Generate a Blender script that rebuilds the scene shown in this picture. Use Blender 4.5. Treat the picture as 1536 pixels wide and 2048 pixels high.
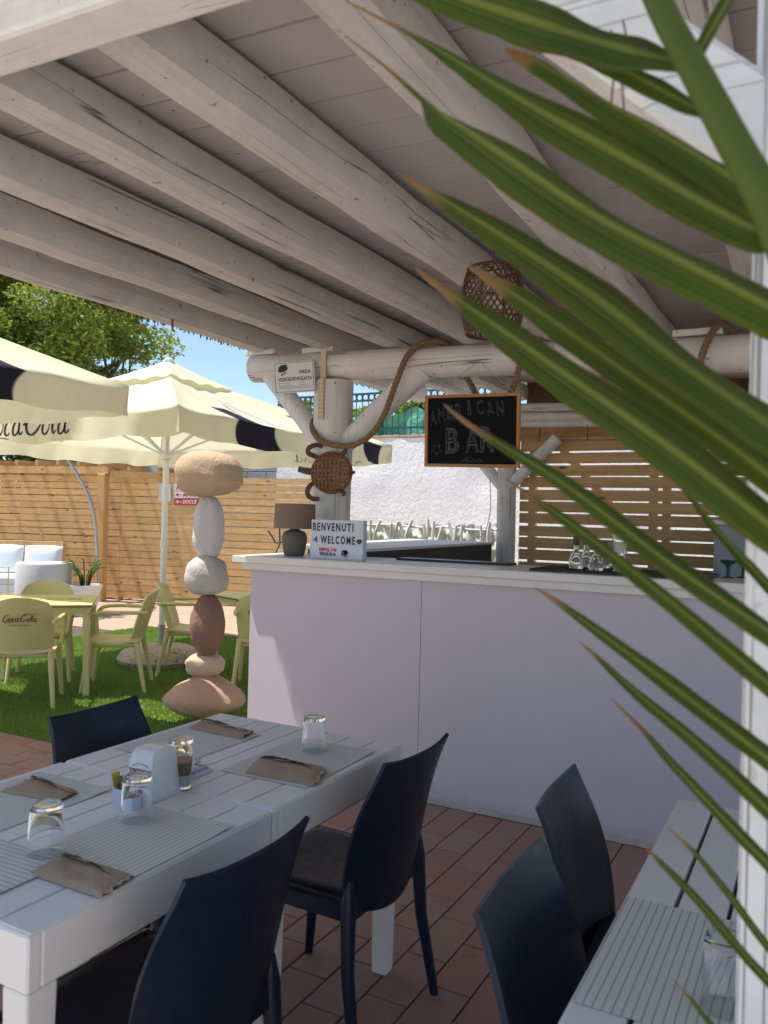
import bpy, bmesh, math, random
from mathutils import Vector, Matrix
R = random.Random(7)
PI = math.pi
for o in list(bpy.data.objects): bpy.data.objects.remove(o)
SC = bpy.context.scene
COL = SC.collection
# ------------------------------------------------------------------ camera
F_PX, PITCH, ROLL, YAW, EYE = 1640.0, math.radians(.3), math.radians(1.42), math.radians(28.3), 1.5
_cp, _sp, _cr, _sr = math.cos(PITCH), math.sin(PITCH), math.cos(ROLL), math.sin(ROLL)
_M = Matrix.Rotation(YAW, 3, 'Z')
FW = _M @ Vector((0, _cp, _sp))
_R0 = Vector((1, 0, 0)); _U0 = Vector((0, -_sp, _cp))
RT = _M @ (_cr*_R0 + _sr*_U0); UP = _M @ (-_sr*_R0 + _cr*_U0)
CAM = Vector((0, 0, EYE))
cd = bpy.data.cameras.new('camera'); cam = bpy.data.objects.new('camera', cd); COL.objects.link(cam)
cam.matrix_world = Matrix(((RT.x, UP.x, -FW.x, 0), (RT.y, UP.y, -FW.y, 0), (RT.z, UP.z, -FW.z, EYE), (0, 0, 0, 1)))
cd.sensor_fit = 'VERTICAL'; cd.sensor_height = 36; cd.sensor_width = 27; cd.lens = F_PX/2048*36
cd.clip_start = .02; cd.clip_end = 600
cd.dof.use_dof = True; cd.dof.focus_distance = 4.6; cd.dof.aperture_fstop = cd.lens/5.0
SC.camera = cam
# ------------------------------------------------------------------ light
W = bpy.data.worlds.new('World'); SC.world = W; W.use_nodes = True
nt = W.node_tree; nt.nodes.clear()
sky = nt.nodes.new('ShaderNodeTexSky'); sky.sky_type = 'NISHITA'; sky.sun_disc = False
SUN = Vector((-.366, -.15, 1)).normalized()          # towards the sun
sky.sun_elevation = math.asin(SUN.z); sky.sun_rotation = math.atan2(SUN.x, SUN.y)
sky.air_density = 1.0; sky.dust_density = .3; sky.ozone_density = 2.2
bg = nt.nodes.new('ShaderNodeBackground'); bg.inputs[1].default_value = .13
wo = nt.nodes.new('ShaderNodeOutputWorld')
nt.links.new(sky.outputs[0], bg.inputs[0]); nt.links.new(bg.outputs[0], wo.inputs[0])
sd = bpy.data.lights.new('sun', 'SUN'); sd.energy = 5.0; sd.angle = math.radians(.53); sd.color = (1, .94, .84)
so = bpy.data.objects.new('sun', sd); COL.objects.link(so); so.rotation_euler = SUN.to_track_quat('Z', 'Y').to_euler()
SC.view_settings.view_transform = 'Standard'; SC.view_settings.look = 'None'
SC.view_settings.exposure = .52; SC.view_settings.gamma = 1; SC.view_settings.use_curve_mapping = False
# ------------------------------------------------------------------ rays of the photograph -> places
def ray(x, y): return FW + RT*((x-768)/F_PX) - UP*((y-1024)/F_PX)
def G(x, y, h=0.0):
    d = ray(x, y); return CAM + d*((h-EYE)/d.z)
def D(x, y, w): return CAM + ray(x, y)*w
def atX(x, y, X): d = ray(x, y); return CAM + d*(X/d.x)
def atY(x, y, Y): d = ray(x, y); return CAM + d*(Y/d.y)
# ------------------------------------------------------------------ mesh helper
class MB:
    def __init__(s): s.v = []; s.f = []; s.uv = []; s.mi = []; s.cur = 0
    def add(s, vs, fs, uvs=None):
        n = len(s.v); s.v += [tuple(p) for p in vs]
        for i, f in enumerate(fs):
            s.f.append(tuple(n+k for k in f)); s.mi.append(s.cur)
            s.uv.append(uvs[i] if uvs else None)
        return s
    def box(s, a, b, M=None, bev=0):
        x0, y0, z0 = a; x1, y1, z1 = b
        if x0 > x1: x0, x1 = x1, x0
        if y0 > y1: y0, y1 = y1, y0
        if z0 > z1: z0, z1 = z1, z0
        if bev:
            e = min(bev, (x1-x0)/2.01, (y1-y0)/2.01, (z1-z0)/2.01)
            vs = []
            for z, i in ((z0, e), (z0+e, 0), (z1-e, 0), (z1, e)):
                j = 0
                ring = [(x0+i+e*(0 if i else 1), y0+i), (x1-i-e*(0 if i else 1), y0+i), (x1-i, y0+i+e*(0 if i else 1)), (x1-i, y1-i-e*(0 if i else 1)),
                        (x1-i-e*(0 if i else 1), y1-i), (x0+i+e*(0 if i else 1), y1-i), (x0+i, y1-i-e*(0 if i else 1)), (x0+i, y0+i+e*(0 if i else 1))]
                vs += [Vector((p[0], p[1], z)) for p in ring]
            if M is not None: vs = [M @ v for v in vs]
            fs = []
            for k in range(3):
                for q in range(8):
                    a_, b_ = k*8+q, k*8+(q+1) % 8
                    fs.append((a_, b_, b_+8, a_+8))
            fs.append(tuple(range(7, -1, -1))); fs.append(tuple(range(24, 32)))
            return s.add(vs, fs)
        vs = [Vector(p) for p in ((x0,y0,z0),(x1,y0,z0),(x1,y1,z0),(x0,y1,z0),(x0,y0,z1),(x1,y0,z1),(x1,y1,z1),(x0,y1,z1))]
        if M is not None: vs = [M @ v for v in vs]
        return s.add(vs, [(3,2,1,0),(4,5,6,7),(0,1,5,4),(1,2,6,5),(2,3,7,6),(3,0,4,7)])
    def bar(s, a, b, w, h, up=(0, 0, 1), bev=0):
        a = Vector(a); b = Vector(b); y = (b-a); L = y.length; y.normalize()
        x = y.cross(Vector(up))
        if x.length < 1e-4: x = y.cross(Vector((1, 0, 0)))
        x.normalize(); z = x.cross(y)
        M = Matrix(((x.x, y.x, z.x, a.x), (x.y, y.y, z.y, a.y), (x.z, y.z, z.z, a.z), (0, 0, 0, 1)))
        return s.box((-w/2, 0, -h/2), (w/2, L, h/2), M, bev)
    def tube(s, pts, r, n=8, cap=True, flat=1.0, jit=0, rr=None):
        pts = [Vector(p) for p in pts]; N = len(pts); rad = r if isinstance(r, (list, tuple)) else [r]*N
        t0 = (pts[1]-pts[0]).normalized(); u = t0.orthogonal().normalized()
        vs = []
        for i, p in enumerate(pts):
            t = (pts[min(i+1, N-1)]-pts[max(i-1, 0)])
            t = t.normalized() if t.length > 1e-9 else t0
            u = (u - t*u.dot(t)); u = u.normalized() if u.length > 1e-6 else t.orthogonal().normalized()
            w = t.cross(u)
            for k in range(n):
                a = 2*PI*k/n; q = rad[i]*(1+(rr.uniform(-jit, jit) if jit else 0))
                vs.append(p + u*math.cos(a)*q + w*math.sin(a)*q*flat)
        fs = [(i*n+k, i*n+(k+1) % n, (i+1)*n+(k+1) % n, (i+1)*n+k) for i in range(N-1) for k in range(n)]
        if cap: fs += [tuple(range(n-1, -1, -1)), tuple((N-1)*n+k for k in range(n))]
        return s.add(vs, fs)
    def lathe(s, prof, n=24, c=(0, 0, 0), M=None, closed=False):
        vs = []
        for r, z in prof:
            for k in range(n):
                a = 2*PI*k/n; vs.append(Vector((c[0]+r*math.cos(a), c[1]+r*math.sin(a), c[2]+z)))
        if M is not None: vs = [M @ v for v in vs]
        N = len(prof)
        fs = [(i*n+k, i*n+(k+1) % n, (i+1)*n+(k+1) % n, (i+1)*n+k) for i in range(N-1) for k in range(n)]
        if closed: fs += [tuple((N-1)*n+k for k in range(n)), tuple(range(n-1, -1, -1))]
        return s.add(vs, fs)
    def grid(s, fn, nu, nv, thick=0, uvf=None):
        P = [[Vector(fn(i/nu, j/nv)) for j in range(nv+1)] for i in range(nu+1)]
        idx = lambda i, j: i*(nv+1)+j
        fs = []; uv = []
        for i in range(nu):
            for j in range(nv):
                fs.append((idx(i, j), idx(i+1, j), idx(i+1, j+1), idx(i, j+1)))
                uv.append([(i/nu, j/nv), ((i+1)/nu, j/nv), ((i+1)/nu, (j+1)/nv), (i/nu, (j+1)/nv)])
        vs = [p for r in P for p in r]
        if thick:
            nrm = []
            for i in range(nu+1):
                for j in range(nv+1):
                    a = P[min(i+1, nu)][j]-P[max(i-1, 0)][j]; b = P[i][min(j+1, nv)]-P[i][max(j-1, 0)]
                    c = a.cross(b); nrm.append(c.normalized() if c.length > 1e-12 else Vector((0, 0, 1)))
            m = len(vs); vs = vs + [v-nn*thick for v, nn in zip(vs, nrm)]
            f2 = [tuple(m+k for k in reversed(f)) for f in fs]; u2 = [list(reversed(u)) for u in uv]
            edge = [idx(i, 0) for i in range(nu+1)]+[idx(nu, j) for j in range(1, nv+1)]+[idx(i, nv) for i in range(nu-1, -1, -1)]+[idx(0, j) for j in range(nv-1, 0, -1)]
            f3 = [(edge[(k+1) % len(edge)], edge[k], m+edge[k], m+edge[(k+1) % len(edge)]) for k in range(len(edge))]
            uv = uv+u2+[[(0, 0)]*4 for _ in f3]; fs = fs+f2+f3
        return s.add(vs, fs, uv)
    def build(s, name, mat, parent=None, smooth=None, angle=40):
        off = OFF.get(parent.name, Vector((0, 0, 0))) if parent else Vector((0, 0, 0))
        me = bpy.data.meshes.new(name)
        me.from_pydata([(v[0]-off.x, v[1]-off.y, v[2]-off.z) for v in s.v], [], s.f)
        if any(u for u in s.uv):
            L = me.uv_layers.new(name='UVMap'); k = 0
            for u, f in zip(s.uv, s.f):
                for q in range(len(f)):
                    L.data[k].uv = u[q] if u else (0, 0); k += 1
        for m in (mat if isinstance(mat, (list, tuple)) else [mat]): me.materials.append(m)
        if any(s.mi): me.polygons.foreach_set('material_index', s.mi)
        if smooth: me.polygons.foreach_set('use_smooth', [True]*len(me.polygons))
        me.update()
        if smooth and angle < 180:
            try: me.set_sharp_from_angle(angle=math.radians(angle))
            except Exception: pass
        o = bpy.data.objects.new(name, me); COL.objects.link(o)
        if parent: o.parent = parent; OFF[o.name] = off
        return o
OFF = {}
def tag(o, label=None, cat=None, group=None, kind=None):
    if label: o['label'] = label
    if cat: o['category'] = cat
    if group: o['group'] = group
    if kind: o['kind'] = kind
    return o
def thing(name, loc, label, cat, group=None, rz=0, local=False):
    o = bpy.data.objects.new(name, None); COL.objects.link(o); o.location = loc; o.rotation_euler = (0, 0, rz)
    o.empty_display_size = .1
    tag(o, label, cat, group); OFF[o.name] = Vector((0, 0, 0)) if local else Vector(loc)
    return o
def structure(o, label=None): o['kind'] = 'structure'; return tag(o, label)
def copy_tree(o, parent=None):
    c = o.copy(); COL.objects.link(c); c.parent = parent
    for ch in list(o.children): copy_tree(ch, c)
    return c
def place(proto, first, loc, rz, label, group=None):
    o = proto if first else copy_tree(proto)
    o.location = loc; o.rotation_euler = (0, 0, rz); tag(o, label, None, group); return o
def noise1(x, s=0):
    return math.sin(x*1.7+s*3.1)*.5+math.sin(x*3.9+s*1.3+1)*.3+math.sin(x*8.3+s*5.7+2)*.2
def spline(P, n=8):
    P = [Vector(p) for p in P]; out = []
    for i in range(len(P)-1):
        a, b, c, d = P[max(i-1, 0)], P[i], P[i+1], P[min(i+2, len(P)-1)]
        for k in range(n):
            t = k/n; out.append(.5*((2*b)+(c-a)*t+(2*a-5*b+4*c-d)*t*t+(3*b-a-3*c+d)*t**3))
    out.append(P[-1]); return out
# ------------------------------------------------------------------ materials
class Nd:
    def __init__(s, name):
        s.m = bpy.data.materials.new(name); s.m.use_nodes = True; s.t = s.m.node_tree
        s.b = s.t.nodes['Principled BSDF']; s.out = s.t.nodes['Material Output']
    def n(s, ty, **k):
        q = s.t.nodes.new('ShaderNode'+ty)
        for a, v in k.items():
            if a.startswith('i_'):
                key = a[2:]; key = int(key) if key.isdigit() else key
                q.inputs[key].default_value = v
            else: setattr(q, a, v)
        return q
    def l(s, a, b): s.t.links.new(a, b)
    def coord(s, scale=(1, 1, 1), kind='Object'):
        c = s.n('TexCoord'); mp = s.n('Mapping'); mp.inputs['Scale'].default_value = scale
        s.l(c.outputs[kind], mp.inputs[0])
        inf = s.n('ObjectInfo'); ml = s.n('Math', operation='MULTIPLY', i_1=37.0); s.l(inf.outputs['Random'], ml.inputs[0])
        if kind == 'Object':
            cb = s.n('CombineXYZ'); s.l(ml.outputs[0], cb.inputs[0]); s.l(ml.outputs[0], cb.inputs[1]); s.l(ml.outputs[0], cb.inputs[2]); s.l(cb.outputs[0], mp.inputs['Location'])
        return mp.outputs[0]
    def noise(s, co, scale=5, detail=4, rough=.55, dist=0):
        q = s.n('TexNoise', i_Scale=scale, i_Detail=detail, i_Roughness=rough, i_Distortion=dist); s.l(co, q.inputs['Vector']); return q.outputs['Fac']
    def ramp(s, f, stops):
        q = s.n('ValToRGB'); e = q.color_ramp.elements
        e[0].position = stops[0][0]; e[0].color = (*stops[0][1], 1) if not isinstance(stops[0][1], (int, float)) else (stops[0][1],)*3+(1,)
        e[1].position = stops[-1][0]; c = stops[-1][1]; e[1].color = (*c, 1) if not isinstance(c, (int, float)) else (c,)*3+(1,)
        for p, c in stops[1:-1]:
            k = e.new(p); k.color = (*c, 1) if not isinstance(c, (int, float)) else (c,)*3+(1,)
        s.l(f, q.inputs[0]); return q.outputs[0]
    def mix(s, f, a, b, mode='MIX'):
        q = s.n('Mix', data_type='RGBA', blend_type=mode)
        for v, i in ((f, 0), (a, 6), (b, 7)):
            if hasattr(v, 'is_linked') or hasattr(v, 'links'): s.l(v, q.inputs[i])
            else: q.inputs[i].default_value = v if isinstance(v, (int, float)) else (*v, 1)
        return q.outputs[2]
    def bump(s, f, strength=.3, dist=.01, prev=None):
        q = s.n('Bump', i_Strength=strength, i_Distance=dist); s.l(f, q.inputs['Height'])
        if prev: s.l(prev, q.inputs['Normal'])
        return q.outputs[0]
    def set(s, col=None, rough=None, normal=None, metal=None, spec=None, trans=None, ior=None, sub=None):
        B = s.b
        for v, k in ((col, 'Base Color'), (rough, 'Roughness'), (metal, 'Metallic'), (spec, 'Specular IOR Level'), (trans, 'Transmission Weight'), (ior, 'IOR'), (normal, 'Normal')):
            if v is None: continue
            if hasattr(v, 'links'): s.l(v, B.inputs[k])
            else: B.inputs[k].default_value = (*v, 1) if isinstance(v, (tuple, list)) else v
        return s.m
def c_(h, s=1.0): return tuple(x*s for x in h)
def plain(name, col, rough=.5, var=.12, scale=12, bump=.05, metal=0, spec=.5, grime=0):
    k = Nd(name); co = k.coord(); f = k.noise(co, scale, 5)
    c = k.mix(f, c_(col, 1-var), c_(col, 1+var))
    if grime:
        g = k.ramp(k.noise(co, 2.3, 6, .65), [(.45, 0.0), (.75, 1.0)])
        gm = k.n('Math', operation='MULTIPLY', i_1=grime); k.l(g, gm.inputs[0])
        c = k.mix(gm.outputs[0], c, (.16, .12, .08))
    r = k.ramp(f, [(.3, max(rough-.08, 0)), (.7, min(rough+.08, 1))])
    return k.set(col=c, rough=r, normal=k.bump(f, bump, .004) if bump else None, metal=metal, spec=spec)
def painted_log(name, axis, col=(.68, .66, .635), crack=1.0, soft=1.0):
    k = Nd(name); st = [10, 10, 10]; st[axis] = .13; fine = [60, 60, 60]; fine[axis] = 3
    co = k.coord(tuple(st)); cf = k.coord(tuple(fine)); cc = k.coord((3, 3, 3))
    n1 = k.noise(co, 1, 3, .5, .4); n2 = k.noise(cf, 1, 4); n3 = k.noise(cc, 2.2, 6, .65)
    base = k.mix(k.ramp(n3, [(.3, 0.0), (.7, 1.0)]), c_(col, .86), c_(col, 1.06))
    base = k.mix(k.ramp(n2, [(.35, .35*soft), (.6, 0.0)]), base, c_(col, .72))
    cr = k.ramp(n1, [(.486, 0.0), (.490, 1.0), (.4935, 1.0), (.4975, 0.0)])
    msk = k.ramp(k.noise(k.coord((1.1, 1.1, 1.1)), 1.7, 2), [(.44, 0.0), (.52, 1.0)])
    cm = k.n('Math', operation='MULTIPLY'); k.l(cr, cm.inputs[0]); k.l(msk, cm.inputs[1])
    cm2 = k.n('Math', operation='MULTIPLY', i_1=.8*crack); k.l(cm.outputs[0], cm2.inputs[0])
    base = k.mix(cm2.outputs[0], base, (.05, .035, .025))
    sp = k.ramp(k.noise(k.coord((9, 9, 9)), 3, 2), [(.70, 0.0), (.74, .8*soft)])
    base = k.mix(sp, base, (.22, .14, .09))
    inv = k.n('Math', operation='SUBTRACT', i_0=1.0); k.l(cm2.outputs[0], inv.inputs[1])
    b1 = k.bump(inv.outputs[0], .6, .012); b2 = k.bump(n2, .25, .006, b1); b3 = k.bump(k.noise(cc, 9, 4), .3*soft, .012, b2)
    return k.set(col=base, rough=.62, normal=b3, spec=.3)
def pine(name, axis, col=(.50, .27, .10), tone=.25):
    k = Nd(name); st = [26, 26, 26]; st[axis] = .8
    co = k.coord(tuple(st)); n1 = k.noise(co, 1, 5, .6, .6); cc = k.coord((1, 1, 1)); n3 = k.noise(cc, 3, 4)
    base = k.mix(k.ramp(n1, [(.3, 0.0), (.72, 1.0)]), c_(col, 1-tone), c_(col, 1+tone))
    inf = k.n('ObjectInfo'); base = k.mix(k.ramp(inf.outputs['Random'], [(0, 0.0), (1, .45)]), base, (col[0]*.72, col[1]*.68, col[2]*.62))
    kst = [7, 7, 7]; kst[axis] = 2.6
    vo = k.n('TexVoronoi', i_Scale=1.0); k.l(k.coord(tuple(kst)), vo.inputs['Vector'])
    kn = k.ramp(vo.outputs['Distance'], [(.05, .95), (.13, 0.0)])
    base = k.mix(kn, base, (.12, .05, .02))
    base = k.mix(k.ramp(n3, [(.5, 0.0), (.8, .35)]), base, (.30, .17, .08))
    return k.set(col=base, rough=.55, normal=k.bump(n1, .2, .004), spec=.35)
M = {}
M['logY'] = painted_log('painted_rafter_wood', 1); M['logX'] = painted_log('painted_beam_wood', 0, (.78, .75, .72))
M['logZ'] = painted_log('painted_post_wood', 2, (.74, .72, .69), .6); M['logB'] = painted_log('painted_brace_wood', 2, (.80, .79, .78), .3)
M['white_paint'] = painted_log('white_beam_paint', 0, (.80, .79, .77), .35, .5); M['post_paint'] = painted_log('white_square_post_paint', 2, (.84, .84, .84), .8, .3)
k = Nd('ceiling_plank_paint'); co = k.coord((1, 1, 1)); n = k.noise(k.coord((2, 9, 9)), 1.5, 5); n2 = k.noise(co, 1.3, 5, .6)
inf = k.n('ObjectInfo')
b = k.mix(n2, (.49, .47, .455), (.61, .585, .57)); b = k.mix(k.ramp(inf.outputs['Random'], [(0, 0.0), (1, .3)]), b, (.46, .40, .37))
b = k.mix(k.ramp(k.noise(k.coord((1.5, 5, 5)), 2.2, 3), [(.66, 0.0), (.76, .7)]), b, (.22, .14, .09))
b = k.mix(k.ramp(k.noise(k.coord((8, 8, 8)), 3.5, 1), [(.76, 0.0), (.79, .8)]), b, (.15, .08, .05))
M['plank'] = k.set(col=b, rough=.6, normal=k.bump(n, .3, .006), spec=.3)
M['pineX'] = pine('pine_slat', 0, (.72, .46, .19), .2); M['pineZ'] = pine('pine_post', 2, (.62, .36, .13), .15); M['pineS'] = pine('screen_slat', 0, (.70, .45, .22))
M['pineY'] = pine('pine_rafter', 1, (.62, .36, .14), .15)
M['navy'] = plain('navy_plastic', (.005, .014, .034), .38, .06, 40, 0, 0, .35)
M['ytable'] = plain('lime_plastic', (.66, .60, .27), .45, .05, 20, .02)
M['ychair'] = plain('sage_plastic', (.64, .57, .27), .45, .05, 20, .02)
k = Nd('table_resin'); co = k.coord(); n = k.noise(co, 260, 2); n2 = k.noise(co, 4, 4)
M['resin'] = k.set(col=k.mix(n2, (.76, .735, .68), (.82, .795, .74)), rough=.5, normal=k.bump(n, .35, .0008), spec=.4)
k = Nd('bar_panel'); co = k.coord(); n2 = k.noise(co, 2.2, 6, .6); n = k.noise(co, 90, 2)
b = k.mix(n2, (.54, .495, .545), (.60, .55, .60))
b = k.mix(k.ramp(k.noise(co, 22, 3), [(.78, 0.0), (.80, .5)]), b, (.4, .3, .25))
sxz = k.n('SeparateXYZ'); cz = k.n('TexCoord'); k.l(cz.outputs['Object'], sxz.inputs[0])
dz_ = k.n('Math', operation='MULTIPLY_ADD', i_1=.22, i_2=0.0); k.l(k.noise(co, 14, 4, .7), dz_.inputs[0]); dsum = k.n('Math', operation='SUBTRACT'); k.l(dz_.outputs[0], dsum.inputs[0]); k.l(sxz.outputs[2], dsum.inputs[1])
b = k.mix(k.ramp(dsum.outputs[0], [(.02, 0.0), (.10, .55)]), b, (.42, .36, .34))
b = k.mix(k.ramp(k.noise(k.coord((1, 1, 7)), 3.1, 5, .7), [(.66, 0.0), (.72, .22)]), b, (.50, .46, .48))
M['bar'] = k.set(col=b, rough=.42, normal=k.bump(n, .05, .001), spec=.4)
M['bartop'] = plain('counter_slab', (.76, .73, .70), .35, .05, 3, .03, grime=.12)
M['black'] = plain('black_plastic', (.012, .012, .014), .4, .1); M['steel'] = plain('steel', (.42, .44, .46), .35, .1, 30, .02, metal=.9)
M['dark'] = plain('dark_cabinet_inside', (.03, .032, .035), .5, .2)
M['grey'] = plain('grey_cabinet', (.36, .39, .43), .5, .06)
k = Nd('stucco'); co = k.coord(); 
n = k.noise(co, 11, 6, .62, .6); v = k.n('TexVoronoi', i_Scale=9.0, feature='F1'); k.l(co, v.inputs['Vector'])
wv = k.ramp(k.noise(co, 12, 3, .5, 1.2), [(.50, 0.0), (.54, 1.0)])
b = k.mix(k.noise(co, 2, 5), (.83, .83, .83), (.90, .90, .89)); b = k.mix(k.ramp(k.noise(co, 34, 3), [(.68, 0.0), (.76, .35)]), b, (.5, .48, .45))
M['stucco'] = k.set(col=b, rough=.9, normal=k.bump(wv, .55, .018, k.bump(n, .35, .028)), spec=.2)
M['block'] = plain('grey_block', (.30, .31, .33), .9, .25, 6, .5)
def stone(name, c1, c2):
    k = Nd(name); co = k.coord(); n = k.noise(co, 70, 4, .6); n2 = k.noise(co, 6, 5)
    return k.set(col=k.mix(k.ramp(k.noise(co, 110, 2), [(.60, 0.0), (.70, .35)]), k.mix(n2, c1, c2), c_(c1, .55)), rough=.85, normal=k.bump(k.noise(co, 16, 5, .65), .7, .016, k.bump(n, .8, .005)), spec=.25)
M['st_tan'] = stone('tan_stone', (.50, .36, .24), (.60, .45, .31)); M['st_white'] = stone('white_stone', (.60, .58, .58), (.72, .70, .70))
M['st_grey'] = stone('grey_stone', (.48, .47, .44), (.62, .60, .56)); M['st_brown'] = stone('brown_stone', (.20, .115, .09), (.34, .20, .15))
M['st_cream'] = stone('cream_stone', (.52, .40, .28), (.64, .50, .36)); M['st_pink'] = stone('pink_stone', (.44, .27, .19), (.58, .38, .27))
k = Nd('terrazzo'); co = k.coord(); v = k.ramp(k.noise(co, 55, 2), [(.50, (.45, .38, .28)), (.58, (.42, .36, .27)), (.64, (.06, .05, .05))])
M['terrazzo'] = k.set(col=v, rough=.8, normal=k.bump(k.noise(co, 40, 2), .3, .01))
k = Nd('terracotta_tile'); co = k.coord(); inf = k.n('ObjectInfo')
b = k.mix(k.noise(co, 5, 5, .65), (.27, .115, .085), (.46, .25, .195))
b = k.mix(k.ramp(inf.outputs['Random'], [(0, 0.0), (1, .75)]), b, (.36, .25, .19))
b = k.mix(k.ramp(k.noise(co, 9, 5, .7), [(.56, 0.0), (.72, .5)]), b, (.36, .22, .18))
b = k.mix(k.ramp(k.noise(co, 3.3, 5, .7), [(.60, 0.0), (.74, .6)]), b, (.10, .07, .055))
M['tile'] = k.set(col=b, rough=k.ramp(k.noise(co, 5, 4), [(.3, .42), (.7, .8)]), normal=k.bump(k.noise(co, 45, 4), .25, .004), spec=.35)
M['grout'] = plain('dark_grout', (.10, .072, .058), .95, .3, 20, .3)
M['earth'] = plain('pale_ground', (.50, .45, .39), .95, .25, 3, .3)
k = Nd('deck_board'); co = k.coord((1, 1, 1)); inf = k.n('ObjectInfo')
b = k.mix(k.noise(k.coord((2, 30, 30)), 1, 4), (.40, .27, .20), (.55, .40, .31)); b = k.mix(k.ramp(inf.outputs['Random'], [(0, 0.0), (1, .35)]), b, (.32, .20, .15))
M['deck'] = k.set(col=b, rough=.7, normal=k.bump(k.noise(k.coord((2, 40, 40)), 1, 3), .3, .004))
k = Nd('turf_blade'); co = k.coord(); b = k.mix(k.noise(co, 3, 4), (.15, .235, .055), (.24, .33, .09))
b = k.mix(k.ramp(k.noise(co, 60, 1), [(.5, 0.0), (.6, .7)]), b, (.28, .38, .11)); k.set(col=b, rough=.5, spec=.3)
t = k.n('BsdfTranslucent'); k.l(k.mix(1.0, b, (1.5, 1.5, 1.0), 'MULTIPLY'), t.inputs[0]); mx = k.n('MixShader', i_0=.4); k.l(k.b.outputs[0], mx.inputs[1]); k.l(t.outputs[0], mx.inputs[2]); k.l(mx.outputs[0], k.out.inputs[0]); M['grass'] = k.m
M['turfbase'] = plain('turf_backing', (.10, .19, .03), .95, .3, 40, .3)
def leafmat(name, c1, c2, tr=.35):
    k = Nd(name); co = k.coord(); inf = k.n('ObjectInfo')
    g = k.n('NewGeometry'); b = k.mix(k.ramp(g.outputs['Random Per Island'], [(0, 0.0), (1, 1.0)]), c1, c2)
    k.set(col=b, rough=.5, spec=.3)
    t = k.n('BsdfTranslucent'); k.l(k.mix(.5, b, (c2[0]*1.6, c2[1]*1.7, c2[2]*.8)), t.inputs[0])
    mx = k.n('MixShader', i_0=tr); k.l(k.b.outputs[0], mx.inputs[1]); k.l(t.outputs[0], mx.inputs[2]); k.l(mx.outputs[0], k.out.inputs[0])
    return k.m
M['leaf'] = leafmat('tree_leaf', (.10, .17, .022), (.29, .34, .06)); M['hedge'] = leafmat('hedge_leaf', (.02, .05, .01), (.05, .09, .02), .2)
M['plantleaf'] = leafmat('plant_leaf', (.05, .10, .02), (.10, .16, .04)); M['bark'] = plain('bark', (.12, .09, .07), .9, .3, 10, .6)
# palm leaflet: u across (0..1), v along (0 tip .. 1 base)
k = Nd('palm_leaflet'); uvn = k.n('UVMap'); sx = k.n('SeparateXYZ'); k.l(uvn.outputs[0], sx.inputs[0])
co = k.coord(); st = k.n('Mapping'); st.inputs['Scale'].default_value = (52, .9, 1); k.l(uvn.outputs[0], st.inputs[0])
vein = k.ramp(k.noise(st.outputs[0], 1, 3), [(.38, 0.0), (.62, 1.0)])
b = k.mix(vein, (.016, .036, .005), (.120, .165, .028)); b = k.mix(k.ramp(k.noise(co, 3, 3), [(.4, 0.0), (.75, .6)]), b, (.085, .135, .024))
mid = k.n('Math', operation='SUBTRACT', i_1=.5); k.l(sx.outputs[0], mid.inputs[0]); ab = k.n('Math', operation='ABSOLUTE'); k.l(mid.outputs[0], ab.inputs[0])
b = k.mix(k.ramp(ab.outputs[0], [(.030, .85), (.12, 0.0)]), b, (.24, .27, .06))  # pale midrib, raised further so its colour carries the highlight along the fold
b = k.mix(k.ramp(ab.outputs[0], [(.44, 0.0), (.5, .5)]), b, (.18, .17, .03))
nv = k.noise(co, 11, 4, .6); ad = k.n('Math', operation='MULTIPLY_ADD', i_1=.14); k.l(nv, ad.inputs[0]); ad.inputs[2].default_value = -.07
tv = k.n('Math', operation='ADD'); k.l(sx.outputs[1], tv.inputs[0]); k.l(ad.outputs[0], tv.inputs[1])
dry = k.ramp(tv.outputs[0], [(.13, 1.0), (.19, 0.0)]); b = k.mix(dry, b, k.mix(nv, (.20, .085, .03), (.46, .30, .15)))
eb = k.n('Math', operation='MULTIPLY_ADD', i_1=.5); k.l(nv, eb.inputs[0]); k.l(ab.outputs[0], eb.inputs[2])
b = k.mix(k.ramp(eb.outputs[0], [(.72, 0.0), (.80, .6)]), b, (.20, .10, .03))
k.set(col=b, rough=.52, spec=.22, normal=k.bump(vein, .5, .004))
t = k.n('BsdfTranslucent'); k.l(k.mix(1.0, b, (1.9, 1.9, 1.0), 'MULTIPLY'), t.inputs[0]); mx = k.n('MixShader', i_0=.38)
k.l(k.b.outputs[0], mx.inputs[1]); k.l(t.outputs[0], mx.inputs[2]); k.l(mx.outputs[0], k.out.inputs[0]); M['palm'] = k.m
M['rachis'] = plain('palm_stalk', (.085, .115, .018), .6, .3, 8, .1, spec=.2)
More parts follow.
